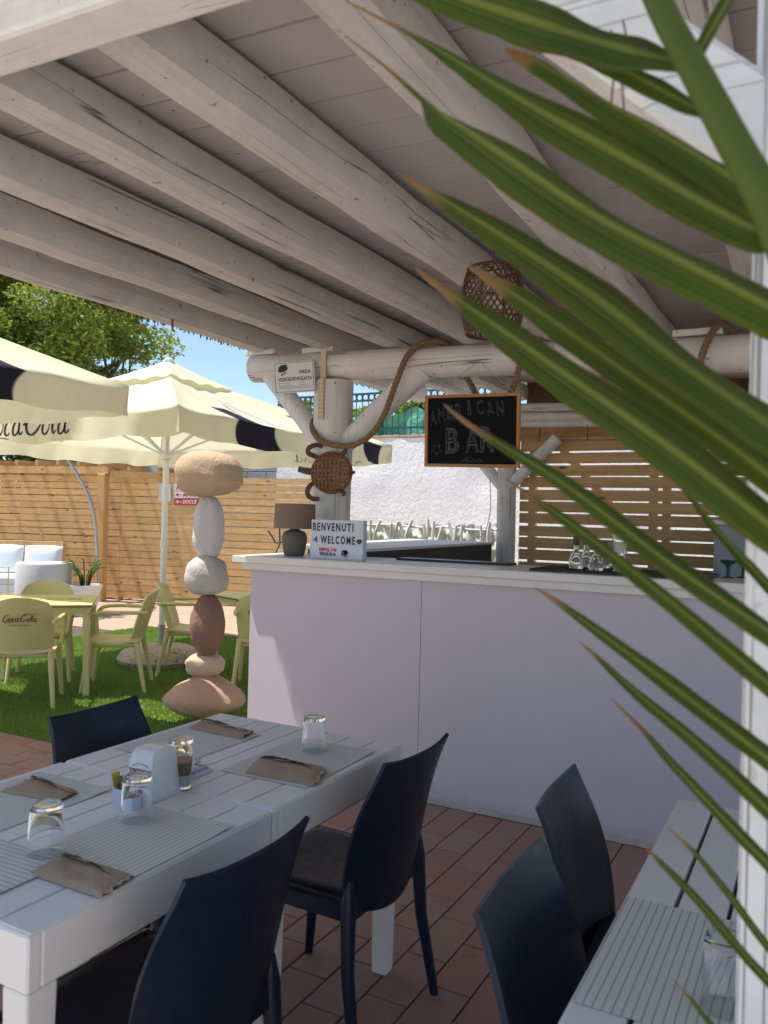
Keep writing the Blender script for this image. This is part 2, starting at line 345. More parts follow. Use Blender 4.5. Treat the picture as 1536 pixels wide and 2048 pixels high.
def fabric(name, c, bands=None, tr=.38, slant=0.0):
    k = Nd(name); co = k.coord(); n = k.noise(co, 5, 4); b = k.mix(n, c_(c, .93), c_(c, 1.04))
    if bands:
        uvn = k.n('UVMap'); sx = k.n('SeparateXYZ'); k.l(uvn.outputs[0], sx.inputs[0])
        w = k.n('Math', operation='MULTIPLY', i_1=7.5); k.l(sx.outputs[1], w.inputs[0]); sn = k.n('Math', operation='SINE'); k.l(w.outputs[0], sn.inputs[0])
        su0 = k.n('Math', operation='MULTIPLY_ADD', i_1=.020); k.l(sn.outputs[0], su0.inputs[0]); k.l(sx.outputs[0], su0.inputs[2])
        su = k.n('Math', operation='MULTIPLY_ADD', i_1=slant); k.l(sx.outputs[1], su.inputs[0]); k.l(su0.outputs[0], su.inputs[2])
        st = []
        for a, z in bands: st += [(a-.002, 0.0), (a+.002, 1.0), (z-.002, 1.0), (z+.002, 0.0)]
        f = k.ramp(su.outputs[0], st); vm = k.ramp(sx.outputs[1], [(.64, 1.0), (.66, 0.0)]); mm = k.n('Math', operation='MULTIPLY'); k.l(f, mm.inputs[0]); k.l(vm, mm.inputs[1])
        b = k.mix(mm.outputs[0], b, (.022, .020, .035))
    k.set(col=b, rough=.75, spec=.25, normal=k.bump(k.noise(co, 2.5, 3), .5, .03, k.bump(k.noise(co, 300, 1), .1, .001)))
    t = k.n('BsdfTranslucent'); k.l(b, t.inputs[0]); mx = k.n('MixShader', i_0=tr); k.l(k.b.outputs[0], mx.inputs[1]); k.l(t.outputs[0], mx.inputs[2]); k.l(mx.outputs[0], k.out.inputs[0])
    return k.m
CREAM = (.84, .81, .60)
M['canvas'] = fabric('cream_canvas', CREAM)
M['cushion'] = plain('white_cushion', (.72, .76, .78), .85, .05, 6, .2); M['pouf'] = plain('white_rattan', (.60, .59, .57), .8, .12, 30, .4)
M['white_metal'] = plain('white_metal', (.75, .76, .75), .35, .04); M['pot'] = plain('white_pot', (.74, .75, .76), .45, .05)
k = Nd('rope_fibre'); co = k.coord(); n = k.noise(co, 120, 4); M['rope'] = k.set(col=k.mix(n, (.14, .085, .045), (.34, .225, .125)), rough=.9, normal=k.bump(n, .8, .004))
M['wicker'] = plain('brown_wicker', (.10, .045, .022), .6, .4, 40, .4); M['wicker2'] = plain('shell_wicker', (.22, .10, .045), .65, .5, 25, .5)
M['lampshade'] = plain('taupe_linen', (.24, .17, .12), .9, .12, 60, .2)
M['lampbase'] = plain('grey_ceramic', (.13, .12, .105), .6, .2, 12, .2)
M['lightbox'] = plain('lightbox_face', (.62, .65, .75), .4, .04); M['ink'] = plain('black_ink', (.012, .012, .014), .5, .1, 30, 0)
M['red'] = plain('red_ink', (.55, .02, .03), .5, .1, 30, 0); M['maroon'] = plain('maroon_ink', (.28, .05, .06), .5, .1, 30, 0)
M['board'] = plain('chalkboard', (.006, .007, .009), .8, .4, 3, .05, spec=.15); M['oak'] = pine('board_frame_wood', 0, (.50, .22, .07), .12)
M['signwhite'] = plain('sign_white', (.72, .71, .69), .5, .05); M['paperwhite'] = plain('white_paper', (.72, .72, .72), .8, .04)
k = Nd('chalk'); n = k.noise(k.coord(), 90, 3); b = k.ramp(n, [(.35, (.02, .02, .024)), (.65, (.13, .13, .145))]); M['chalk'] = k.set(col=b, rough=.95)
k = Nd('kraft_paper'); co = k.coord(); n = k.noise(co, 14, 5, .6); M['kraft'] = k.set(col=k.mix(n, (.36, .255, .165), (.46, .34, .23)), rough=.75, normal=k.bump(n, .8, .006), spec=.3)
def matmat(name, axis):
    k = Nd(name); co = k.coord((1, 1, 1)); c = k.n('TexCoord'); sx = k.n('SeparateXYZ'); k.l(c.outputs['Object'], sx.inputs[0])
    m = k.n('Math', operation='MULTIPLY', i_1=1/.0148); k.l(sx.outputs[axis], m.inputs[0]); fr = k.n('Math', operation='FRACT'); k.l(m.outputs[0], fr.inputs[0])
    f = k.ramp(fr.outputs[0], [(.0, 1.0), (.13, 1.0), (.2, 0.0), (1.0, 0.0)])
    b = k.mix(k.noise(co, 6, 3), (.66, .65, .57), (.72, .71, .63)); b = k.mix(f, b, (.34, .33, .29))
    return k.set(col=b, rough=.8)
M['mat_x'] = matmat('striped_placemat', 0); M['mat_y'] = matmat('striped_placemat_across', 1)
k = Nd('clear_glass'); M['glass'] = k.set(col=(.97, .99, 1), rough=.015, trans=1.0, ior=1.46)
k = Nd('bottle_glass'); M['bottle'] = k.set(col=(.85, .9, .88), rough=.03, trans=1.0, ior=1.46)
M['coffee'] = plain('coffee', (.18, .085, .035), .3, .2, 30, 0); M['milk'] = plain('milk', (.62, .56, .46), .4, .1, 30, 0)
M['ceramic'] = plain('white_plastic', (.70, .69, .67), .28, .03, 10, .01); M['lilac'] = plain('lilac_box', (.55, .57, .70), .5, .05)
M['sachet'] = plain('olive_sachet', (.25, .20, .06), .5, .5, 30, .3); M['yellow'] = plain('yellow_sachet', (.60, .38, .04), .45, .2, 30, .1)
M['greenmetal'] = plain('green_railing', (.008, .07, .075), .45, .2); M['greenglass'] = plain('green_glass', (.01, .08, .06), .15, .2)
k = Nd('green_net'); co = k.coord(); M['net'] = k.set(col=k.mix(k.noise(co, 6, 4, .6, .8), (.05, .28, .18), (.22, .55, .40)), rough=.7, normal=k.bump(k.noise(co, 5, 4), .9, .08))
k = Nd('reed'); co = k.coord((1.5, 60, 60)); n = k.noise(co, 1, 3); M['reed'] = k.set(col=k.mix(n, (.32, .15, .06), (.66, .40, .18)), rough=.7, normal=k.bump(n, .3, .004))
k = Nd('thatch'); co = k.coord((1, 1, 1)); n = k.noise(k.coord((60, 60, 14)), 1, 3); M['thatch'] = k.set(col=k.mix(n, (.05, .025, .016), (.22, .13, .08)), rough=.9, normal=k.bump(n, .9, .02))
M['clay'] = plain('clay_coping', (.50, .30, .20), .85, .25, 8, .4)
M['galv'] = plain('galvanised_steel', (.40, .44, .46), .38, .2, 20, .05, metal=.7)
M['cloth'] = plain('white_cloth', (.70, .69, .66), .9, .08, 5, .6)
# ------------------------------------------------------------------ lettering
def text_mesh(txt, size, bold=0, outline=0, res=2, shear=0, space=1.0):
    cu = bpy.data.curves.new('lettering', 'FONT'); cu.body = txt; cu.size = size; cu.align_x = 'LEFT'; cu.resolution_u = res; cu.shear = shear; cu.space_character = space
    if outline: cu.fill_mode = 'NONE'; cu.bevel_depth = outline; cu.bevel_resolution = 1
    elif bold: cu.offset = bold
    ob = bpy.data.objects.new('lettering', cu); COL.objects.link(ob); bpy.context.view_layer.update()
    me = bpy.data.meshes.new_from_object(ob.evaluated_get(bpy.context.evaluated_depsgraph_get()))
    vs = [v.co.copy() for v in me.vertices]; fs = [tuple(p.vertices) for p in me.polygons]
    bpy.data.objects.remove(ob); bpy.data.curves.remove(cu); bpy.data.meshes.remove(me)
    return vs, fs
def put_text(mb, txt, size, fn, width=None, height=None, x0=0, y0=0, ang=0, **kw):
    vs, fs = text_mesh(txt, size, **kw)
    if not vs: return
    xa = min(v.x for v in vs); xb = max(v.x for v in vs); ya = min(v.y for v in vs); yb = max(v.y for v in vs)
    sx = width/(xb-xa) if width else 1; sy = height/(yb-ya) if height else (sx if width else 1)
    ca, sa = math.cos(ang), math.sin(ang); out = []
    for v in vs:
        x = (v.x-xa)*sx; y = (v.y-ya)*sy; out.append(fn(x0+x*ca-y*sa, y0+x*sa+y*ca, v.z))
    mb.add(out, fs)
def ribbon(mb, pts, w, fn, n=7, taper=True):
    P = spline([(p[0], p[1], 0) for p in pts], n); N = len(P); vs = []
    for i, p in enumerate(P):
        t = (P[min(i+1, N-1)]-P[max(i-1, 0)]).normalized(); q = Vector((-t.y, t.x, 0))
        ww = w*(.45+.55*abs(t.y))*(min(1, .35+4*min(i, N-1-i)/N) if taper else 1)
        vs.append(fn(p.x+q.x*ww/2, p.y+q.y*ww/2, 0)); vs.append(fn(p.x-q.x*ww/2, p.y-q.y*ww/2, 0))
    mb.add(vs, [(2*i, 2*i+1, 2*i+3, 2*i+2) for i in range(N-1)])
def ell(cx, cy, rx, ry, a0=0, a1=360, sl=.25):
    return [(cx+rx*math.cos(math.radians(a))+sl*ry*math.sin(math.radians(a)), cy+ry*math.sin(math.radians(a))) for a in [a0+(a1-a0)*i/9 for i in range(10)]]
def script_logo(mb, x0, y0, width, fn, flip=1):
    s = width/6.5; S = []
    for dx in (0, 3.35):
        S.append(([(1.2+dx, 1.15), (1.02+dx, 1.45), (.72+dx, 1.42), (.35+dx, 1.0), (.12+dx, .45), (.25+dx, .08), (.62+dx, .02), (1.0+dx, .3), (1.22+dx, .62)], .2))
    for cx in (1.5, 4.88): S.append((ell(cx, .36, .23, .36), .17)); 
    S.append((ell(2.12, .36, .22, .36, 40, 325), .17)); S.append((ell(2.72, .36, .22, .36), .17)); S.append(([(3.0, .72), (2.92, .2), (3.05, .03), (3.2, .2)], .16))
    S.append(([(3.22, .50), (3.52, .56)], .24)); S.append(([(5.25, .25), (5.66, .95), (5.62, 1.22), (5.48, 1.05), (5.34, .4), (5.4, .04), (5.6, .2)], .16))
    S.append((ell(5.98, .36, .22, .36), .17)); S.append(([(6.26, .72), (6.18, .2), (6.3, .03), (6.5, .22)], .16))
    S.append(([(4.15, 1.15), (4.35, 1.5), (4.8, 1.62), (5.3, 1.46), (5.85, 1.5), (6.5, 1.9)], .16)); S.append(([(.35, .05), (.8, -.22), (1.6, -.12), (2.2, -.2)], .12))
    for pts, w in S: ribbon(mb, [(x0+flip*px*s, y0+py*s) for px, py in pts], w*s, fn, 4)
# ================================================================== SETTING
def flat(name, x0, y0, x1, y1, z, mat):
    mb = MB(); nx = 1; mb.add([(x0, y0, z), (x1, y0, z), (x1, y1, z), (x0, y1, z)], [(0, 1, 2, 3)]); return structure(mb.build(name, mat))
flat('ground', -200, -200, 200, 200, -.05, M['earth'])
floor = flat('terrace_floor', -9, .35, 6, 7.4, -.012, M['grout']); floor['label'] = 'terrace paved with small terracotta tiles'
rt = random.Random(3)
def tile(x0, y0, x1, y1):
    g = .003; t = rt.uniform(-.0015, .0015); e = .004; mb = MB()
    mb.box((x0+g, y0+g, -.01), (x1-g, y1-g, .0+t), None, .003); return mb
tm = {}
def tile_obj(x0, y0, x1, y1):
    key = (round(x1-x0, 3), round(y1-y0, 3), rt.randrange(3))
    if key not in tm:
        mb = MB(); w, h = key[0], key[1]; mb.box((-w/2+.0026, -h/2+.0026, -.01), (w/2-.0026, h/2-.0026, 0), None, .003)
        o = mb.build('tile', M['tile']); tm[key] = o.data; ob = o
    else:
        ob = bpy.data.objects.new('tile', tm[key]); COL.objects.link(ob)
    ob.location = ((x0+x1)/2, (y0+y1)/2, rt.uniform(-.0012, .0012)); ob.rotation_euler = (rt.uniform(-.004, .004), rt.uniform(-.004, .004), rt.uniform(-.004, .004)); ob.parent = floor
rest = MB()
def lay(x0, y0, x1, y1, vis):
    cx, cy = (x0+x1)/2, (y0+y1)/2
    if vis(cx, cy): tile_obj(x0, y0, x1, y1)
    else: rest.box((x0+.0025, y0+.0025, -.01), (x1-.0025, y1-.0025, rt.uniform(-.0012, .0012)))
XS, YS = .1475, .2875
def inframe(x, y):
    d = Vector((x, y, 0))-CAM; w = d.dot(FW)
    if w < .3: return False
    u = 768+F_PX*d.dot(RT)/w; v = 1024-F_PX*d.dot(UP)/w
    return -60 < u < 1500 and v < 2110
for i in range(-9, 16):                       # rows running away under the pergola
    x0 = -1.2445+XS*i
    for j in range(-16, 14):
        y0 = 2.27+YS*j+(YS/2 if i % 2 else 0)
        if y0 > 3.88 or y0 < .35: continue
        lay(x0, y0, x0+XS, min(y0+YS, 3.922), lambda x, y: inframe(x, y) and -2.4 < x < .3)
xl = -1.2445+XS*-9
for j in range(-22, 2):                       # rows running across beside the turf
    y0 = 3.635-XS*(1-j)+XS*0
    y0 = 3.635+XS*(j-1)-XS
    if y0 < .3: continue
    for i in range(0, 20):
        x1 = xl-YS*i-(YS/2 if j % 2 else 0)
        if i == 0 and j % 2: lay(xl-YS/2, y0, xl, y0+XS, lambda x, y: False)
        lay(x1-YS, y0, x1, y0+XS, lambda x, y: inframe(x, y) and x < -3.2 and y > 2.3)
tr = rest.build('tile', M['tile'], floor); tr['kind'] = 'stuff'; tr['label'] = 'remaining tiles of the terrace further out of view'
print('tiles', len(floor.children))
# deck
deck = flat('wooden_deck', -22, 3.62, -2.6, 16, -.03, M['grout']); deck['label'] = 'sunlit reddish wooden deck behind the turf'
dm = {}
for i in range(64):
    y0 = 3.64+.145*i
    if y0 > 12.8: break
    for x0, x1 in ((-16, -11.2), (-11.2, -7.4), (-7.4, -2.7)):
        if y0 < 7.4 and x1 > -7.5 and y0 < 7.8: continue
        mb = MB(); mb.box((x0+.003, y0+.004, -.03), (x1-.003, y0+.139, -.004)); o = mb.build('board', M['deck'], deck)
# turf
tx0, tx1, ty0, ty1 = -7.66, -2.75, 3.635, 7.86
tb = MB(); tb.box((tx0, ty0, -.012), (tx1, ty1, .006)); turf_base = structure(tb.build('turf_base', M['turfbase']))
rg = random.Random(11); vs = []; fs = []
for i in range(150000):
    x = rg.uniform(tx0, tx1); y = ty0+(ty1-ty0)*rg.random()**1.15; a = rg.uniform(0, 2*PI); h = rg.uniform(.016, .034); w = .0035+.0006*y; l = rg.uniform(.0, .014); b = a+rg.uniform(-1, 1)
    n = len(vs); ca, sa = math.cos(a)*w, math.sin(a)*w
    vs += [(x-ca, y-sa, .004), (x+ca, y+sa, .004), (x+math.cos(b)*l, y+math.sin(b)*l, h)]; fs.append((n, n+1, n+2))
gm = MB(); gm.add(vs, fs); go = gm.build('artificial_turf', M['grass']); tag(go, 'bright green artificial turf laid beside the bar', 'turf', None, 'stuff')
# ================================================================== PERGOLA ROOF (bar)
def RZ(X, base): return base - .035*(X+3.38)           # roof rises a little towards the left
perg = thing('timber_pergola', (-1.2, 4.5, 0), 'white painted timber pergola roof with rafters over the bar and tables', 'pergola')
ZR = 2.585                                              # underside of leftmost rafter
raf = [-3.38, -2.87, -2.39, -1.86, -1.385, -.86, -.27, .26, .8, 1.33]
rr = random.Random(5)
for q, X in enumerate(raf):
    zb = RZ(X, ZR); w = .135; h = .15; mb = MB(); N = 34; n = 12; vs = []; s0 = rr.uniform(0, 50)
    for i in range(N+1):
        y = .60+(6.95-.60)*i/N; ox = .010*noise1(y*1.1, s0); oz = .006*noise1(y*1.5, s0+3); sc = 1+.05*noise1(y*.9, s0+7)
        for kx in range(n):
            a = 2*PI*(kx+.5)/n; c, s_ = math.cos(a), math.sin(a); p = 5.0
            rad = 1/((abs(c)**p+abs(s_)**p)**(1/p))
            rad *= 1+.018*noise1(y*2.2+kx*1.7, s0+kx)
            vs.append((X+ox+w/2*sc*rad*c, y, zb+oz+h/2*(1+rad*s_*sc)))
    f = [(i*n+(k_+1) % n, i*n+k_, (i+1)*n+k_, (i+1)*n+(k_+1) % n) for i in range(N) for k_ in range(n)]
    f += [tuple(range(n)), tuple(N*n+k_ for k_ in range(n-1, -1, -1))]
    mb.add(vs, f); mb.build('rafter', M['logY'], perg, True, 35)
zp = ZR+.166
for i in range(-3, 35):                                 # ceiling planks
    y0 = 1.082+.1752*i; mb = MB(); dz = rr.uniform(-.002, .002)
    g = .009; xs = [-3.50, -2.1, -.8, .5, 1.75]
    y1 = y0+.1752-g
    for a, b in zip(xs[:-1], xs[1:]):
        za, zb = RZ(a, zp)+dz, RZ(b, zp)+dz
        mb.add([(a, y0, za), (b, y0, zb), (b, y1, zb), (a, y1, za), (a, y0, za+.02), (b, y0, zb+.02), (b, y1, zb+.02), (a, y1, za+.02)],
               [(3, 2, 1, 0), (4, 5, 6, 7), (0, 1, 5, 4), (2, 3, 7, 6)]+([(3, 0, 4, 7)] if a == xs[0] else [])+([(1, 2, 6, 5)] if b == xs[-1] else []))
    mb.build('plank', M['plank'], perg)
mb = MB(); za, zb = RZ(-3.5, zp)+.025, RZ(1.75, zp)+.025      # roofing felt and tiles over the planks, with ragged brown eave
mb.add([(-3.5, .555, za), (1.75, .555, zb), (1.75, 7.2, zb), (-3.5, 7.2, za), (-3.5, .555, za+.03), (1.75, .555, zb+.03), (1.75, 7.2, zb+.03), (-3.5, 7.2, za+.03)], [(3,2,1,0),(4,5,6,7),(0,1,5,4),(1,2,6,5),(2,3,7,6),(3,0,4,7)])
mb.build('roof_covering', M['thatch'], perg)
mb = MB(); y = .56
while y < 7.2:                                          # frayed reed edge of the eave
    L = rr.uniform(.145, .185); w = rr.uniform(.006, .014); x = -3.462-rr.uniform(0, .04); t = rr.uniform(-.02, .02); zz = za+.03
    mb.add([(x, y, zz), (x, y+w, zz), (x+t, y+w+t*.5, zz-L-.03), (x+t, y+t*.5, zz-L-.03), (x+.008, y, zz), (x+.008, y+w, zz)], [(0, 1, 2, 3), (4, 5, 2, 3)]); y += rr.uniform(.002, .007)
e = mb.build('eave_fringe', M['thatch'], perg); e['kind'] = 'stuff'; e['label'] = 'frayed brown reed edge under the left eave'
def log(p0, p1, r0, r1, seed, n=20, N=26, wob=.012, mb=None, oct=0):
    mb = mb or MB(); P0, P1 = Vector(p0), Vector(p1); pts = []; rs = []
    ax = (P1-P0).normalized(); u = ax.orthogonal().normalized(); v = ax.cross(u); vs = []
    for i in range(N+1):
        t = i/N; c = P0.lerp(P1, t)+u*wob*noise1(t*4, seed)*math.sin(PI*t)+v*wob*noise1(t*3+5, seed)*math.sin(PI*t); r = r0+(r1-r0)*t
        for k_ in range(n):
            a = 2*PI*k_/n; q = r*(1+.022*noise1(t*7+k_*.9, seed)+.02*math.sin(3*a+seed)); vs.append(c+u*math.cos(a)*q+v*math.sin(a)*q)
    f = [(i*n+k_, i*n+(k_+1) % n, (i+1)*n+(k_+1) % n, (i+1)*n+k_) for i in range(N) for k_ in range(n)]
    e0 = len(vs); vs.append(P0-ax*.012); vs.append(P1+ax*.012)
    f += [(k_, e0, (k_+1) % n) for k_ in range(n)]+[(N*n+k_, N*n+(k_+1) % n, e0+1) for k_ in range(n)]
    return mb.add(vs, f)
BY = 4.5
bz = lambda X: ZR-.012-.09-.035*(X+3.38)
log((-3.455, BY, bz(-3.455)), (1.7, BY, bz(1.7)), .092, .098, 2, 22, 40).build('beam', M['logX'], perg, True, 50)
log((-2.812, BY, .0), (-2.812, BY, 2.36), .130, .127, 5, 22, 20, .004).build('post', M['logZ'], perg, True, 50)
log((1.35, BY, .0), (1.35, BY, 2.2), .13, .13, 6, 16, 8, .004).build('post', M['logZ'], perg, True, 50)
log(atY(668, 918, BY), atY(541, 748, BY), .062, .066, 8, 16, 8, .004).build('brace', M['logB'], perg, True, 50)
log(atY(668, 908, BY), atY(848, 738, BY), .064, .078, 9, 16, 8, .004).build('brace', M['logB'], perg, True, 50)
mb = MB(); mb.box((-2.842, BY-.137, 2.10), (-2.804, BY-.131, 2.36)); mb.box((-2.850, BY-.108, 2.361), (-2.812, BY-.096, 2.55))  # perforated strap
so_ = mb.build('strap', plain('cream_strap', (.62, .52, .34), .5, .2, 20, .1), perg)
mb = MB()
for k_ in range(9):
    for sx_ in (-.012, .010): mb.lathe([(.0, -.154), (.0035, -.153), (.0035, -.150)], 6, M=Matrix.Translation((-2.965+sx_+rr.uniform(-.003, .003), BY, 2.15+k_*.023)) @ Matrix.Rotation(-PI/2, 4, 'X') @ Matrix.Scale(-1, 4, (0, 0, 1)) if False else Matrix.Translation((-2.823+sx_, BY+.015, 2.12+k_*.026)) @ Matrix.Rotation(PI/2, 4, 'X') @ Matrix.Scale(-1, 4, (0, 0, 1)))
mb.build('nail_holes', M['dark'], so_)
# packing blocks between beam and rafters
for X in (-3.38, -2.92, -1.6, -.6):
    z = bz(X)+.085; mb = MB(); mb.box((X-.12, BY-.05, z), (X+.12, BY+.05, z+.035), None, .004); mb.build('packing_block', M['logX'], perg)
# near beam, near post, diagonal brace
NY = 1.13
mb = MB(); zz = lambda X: 2.40-.03*(X+1.4)
for a, b in ((-3.45, -.16),):
    vs = [(a, NY-.11, zz(a)), (b, NY-.11, zz(b)), (b, NY, zz(b)), (a, NY, zz(a)), (a, NY-.11, zz(a)+.215), (b, NY-.11, zz(b)+.215), (b, NY, zz(b)+.215), (a, NY, zz(a)+.215)]
    mb.add(vs, [(3,2,1,0),(4,5,6,7),(0,1,5,4),(1,2,6,5),(2,3,7,6),(3,0,4,7)])
nb = mb.build('beam', M['white_paint'], perg); bm_ = nb.modifiers.new('soft', 'BEVEL'); bm_.width = .012; bm_.segments = 2
mb = MB(); mb.box((-.081, NY-.1, 0), (.18, NY+.1, 2.75), None, .012)
np_ = mb.build('post', M['post_paint'], perg); np_['label'] = 'square white near post at the right edge'
mb = MB(); mb.bar(atY(1600, 342, NY-.05), atY(1060, -33, NY-.05), .105, .095, (0, 1, 0), .008); mb.build('brace', M['white_paint'], perg)
# back part: post, beam, wall plate logs
QY = 6.55
log((-2.36, QY, 0), (-2.36, QY, 2.40), .082, .078, 12, 16, 12, .004).build('post', M['logZ'], perg, True, 50)
log((-2.33, QY-.02, 1.78), (-1.93, QY-.02, 2.17), .05, .05, 13, 12, 6, .003).build('brace', M['logB'], perg, True, 50)
log((-2.40, QY-.02, 1.78), (-2.78, QY-.02, 2.2), .05, .05, 14, 12, 6, .003).build('brace', M['logB'], perg, True, 50)
for z, r in ((2.275, .032), (2.335, .036), (2.405, .036)):
    log((-2.45, QY+rr.uniform(-.02, .02), z+.03), (1.6, QY, z-.09), r, r*.9, z*10, 12, 20, .02).build('wall_plate_log', M['logX'], perg, True, 50)
mb = MB(); mb.box((-2.35, 6.98, 2.22), (1.7, 7.02, 2.74)); mb.build('fascia', M['thatch'], perg)
mb = MB(); mb.tube([(-3.32, 3.55, 2.60), (-3.32, 3.55, 2.545), (-3.315, 3.565, 2.53)], .006, 6); mb.build('hook', plain('rusty_hook', (.16, .07, .03), .7, .3, 30, .2, .3), perg)
# ================================================================== BAR
bar = thing('bar_counter', (-1.2, 4.1, 0), 'long pale lilac bar counter with cream top under the pergola', 'bar')
BF = 3.93
sx1 = atY(838, 1400, BF).x
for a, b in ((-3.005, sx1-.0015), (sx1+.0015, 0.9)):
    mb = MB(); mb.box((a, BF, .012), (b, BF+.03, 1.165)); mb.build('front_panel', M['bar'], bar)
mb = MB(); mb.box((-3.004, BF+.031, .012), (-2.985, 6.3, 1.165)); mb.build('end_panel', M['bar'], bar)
mb = MB(); mb.box((-2.99, BF-.006, 0), (.9, BF+.0, .03)); mb.build('plinth_strip', plain('worn_plinth', (.45, .42, .40), .7, .3, 10, .2, grime=.5), bar)
T = 1.247
mb = MB(); mb.box((-3.04, BF-.040, 1.166), (.9, BF+.02, 1.205), None, .002); mb.build('edge_strip', M['bartop'], bar)
mb = MB(); mb.box((-3.10, BF-.065, 1.2052), (.9, BF+.50, T), None, .004); mb.build('countertop', M['bartop'], bar)
mb = MB()                                                # return worktop on the left
wi, wj = atY(733, 1098, BF+.505), atY(985, 1084, 6.40); poly = [(-3.12, BF+.501), (wi.x, BF+.501), (wj.x, 6.42), (-3.22, 6.42)]; wz = lambda y: wi.z+(wj.z-wi.z)*(y-BF-.5)/(6.4-BF-.5)
vs = [(x, y, wz(y)-.018) for x, y in poly]+[(x, y, wz(y)) for x, y in poly]
mb.add(vs, [(3,2,1,0),(4,5,6,7),(0,1,5,4),(1,2,6,5),(2,3,7,6),(3,0,4,7)]); mb.build('return_worktop', M['bartop'], bar)
a_, b_, za_, zb_ = wi.x-.006, wj.x-.006, wz(BF+.52)-.019, wz(6.4)-.019
mb = MB(); mb.add([(a_, BF+.52, .1), (b_, 6.40, .1), (b_, 6.40, zb_), (a_, BF+.52, za_), (-2.95, BF+.52, .1), (-2.95, 6.4, .1), (-2.95, 6.4, zb_), (-2.95, BF+.52, za_)], [(0,1,2,3),(7,6,5,4),(1,5,6,2),(4,0,3,7)])
mb.build('return_cabinet', M['dark'], bar)
def on_top(x, y, z=T): return G(x, y, z)
a = on_top(760, 1123); b = on_top(981, 1136)
def mat_sheet(name, x0, x1, y0, y1, h, m, label, cat, grid_=False):
    mb = MB(); mb.box((x0, y0, T), (x1, y1, T+h), None, .002)
    if grid_:
        x = x0+.02
        while x < x1-.02: mb.box((x, y0+.01, T+h), (x+.006, y1-.01, T+h+.004)); x += .02
    return tag(mb.build(name, m), label, cat)
mat_sheet('rubber_mat', a.x-.02, b.x, BF+.33, BF+.47, .012, M['black'], 'glossy black bar mat along the back edge behind the welcome sign', 'mat')
a2 = on_top(1060, 1141)
mat_sheet('rubber_mat', a2.x+.0, -.45, BF+.02, BF+.40, .012, M['black'], 'black ribbed bar mat under the small oil bottles', 'mat', True)
# table lamp on counter
L0 = atY(588, 1112, 4.12); L0.z = T
lamp = thing('table_lamp', L0, 'table lamp with taupe drum shade on the left end of the bar', 'lamp')
mb = MB(); ph = 28; vs = []
prof = [(.052, 0), (.060, .01), (.068, .05), (.074, .09), (.073, .12), (.062, .145), (.040, .155), (.022, .165)]
mb2 = []
n = 64
for i, (r, z) in enumerate(prof):
    for k_ in range(n):
        a = 2*PI*k_/n; q = r*(1+(.035 if (k_ % 2) and 0 < i < 6 else 0)); vs.append((L0.x+q*math.cos(a), L0.y+q*math.sin(a), T+z))
mb.add(vs, [(i*n+k_, i*n+(k_+1) % n, (i+1)*n+(k_+1) % n, (i+1)*n+k_) for i in range(len(prof)-1) for k_ in range(n)]+[tuple((len(prof)-1)*n+k_ for k_ in range(n))]); mb.build('lamp_base', M['lampbase'], lamp, True, 30)
mb = MB(); mb.tube([(L0.x, L0.y, T+.16), (L0.x, L0.y, T+.25)], .008, 8); mb.build('stem', M['black'], lamp)
mb = MB(); mb.lathe([(.128, .165), (.122, .315), (.119, .315), (.125, .165), (.128, .165)], 40, (L0.x, L0.y, T)); mb.build('lamp_shade', M['lampshade'], lamp, True, 40)
# welcome lightbox
p = [atY(623, 1042, 4.0), atY(727, 1045, 4.0)]
bx0, bx1, bzt = p[0].x, p[1].x, atY(675, 1040, 4.0).z
H_ = bzt-T; Wd = bx1-bx0; tilt = .0
box = thing('welcome_lightbox', (bx0, 4.0, T), 'white letter lightbox sign reading BENVENUTI WELCOME on the counter', 'sign')
mb = MB(); mb.box((bx0, 4.0, T), (bx1, 4.045, bzt), None, .003); mb.build('case', M['lightbox'], box)
mb = MB()
for i in (1, 2): mb.box((bx0+.004, 3.996, T+H_*i/3-.003), (bx1-.004, 3.9995, T+H_*i/3+.003))
mb.build('rail', M['ceramic'], box)
fb = lambda x, y, z: (bx0+x, 3.9975-z, T+y)
mb = MB(); put_text(mb, 'BENVENUTI', .07, fb, width=Wd*.78, height=H_*.21, x0=.012, y0=H_*.71, bold=.0018, space=1.35); mb.build('lettering', M['ink'], box)
mb = MB(); put_text(mb, 'WELCOME', .07, fb, width=Wd*.66, height=H_*.21, x0=Wd*.19, y0=H_*.385, bold=.0018, space=1.35)
for s_ in (1, -1): ribbon(mb, [(Wd*.93, H_*.42), (Wd*.93+s_*.012, H_*.47), (Wd*.93+s_*.006, H_*.515), (Wd*.93, H_*.48)], .012, fb, 4, False)
for a in (0, 40, 75, 150, 200, 310): ribbon(mb, [(Wd*.09, H_*.48), (Wd*.09+.022*math.cos(math.radians(a)), H_*.48+.022*math.sin(math.radians(a)))], .006, fb, 3)
mb.build('lettering', M['ink'], box)
mb = MB(); put_text(mb, 'ESPOLÓN', .03, fb, width=Wd*.33, height=H_*.12, x0=Wd*.17, y0=H_*.185, bold=.0012); mb.build('lettering', M['red'], box)
mb = MB(); put_text(mb, 'TEQUILA', .03, fb, width=Wd*.33, height=H_*.09, x0=Wd*.17, y0=H_*.075, bold=.0012)
for i in range(16):
    a = i*2.399; r_ = .010+.020*((i*7) % 5)/5; cx, cy = Wd*.68, H_*.17
    ribbon(mb, [(cx, cy), (cx+r_*.6*math.cos(a), cy+r_*.5*math.sin(a)+.004), (cx+1.5*r_*math.cos(a+.3), cy+r_*math.sin(a+.3))], .008, fb, 3)
mb.build('lettering', M['ink'], box)
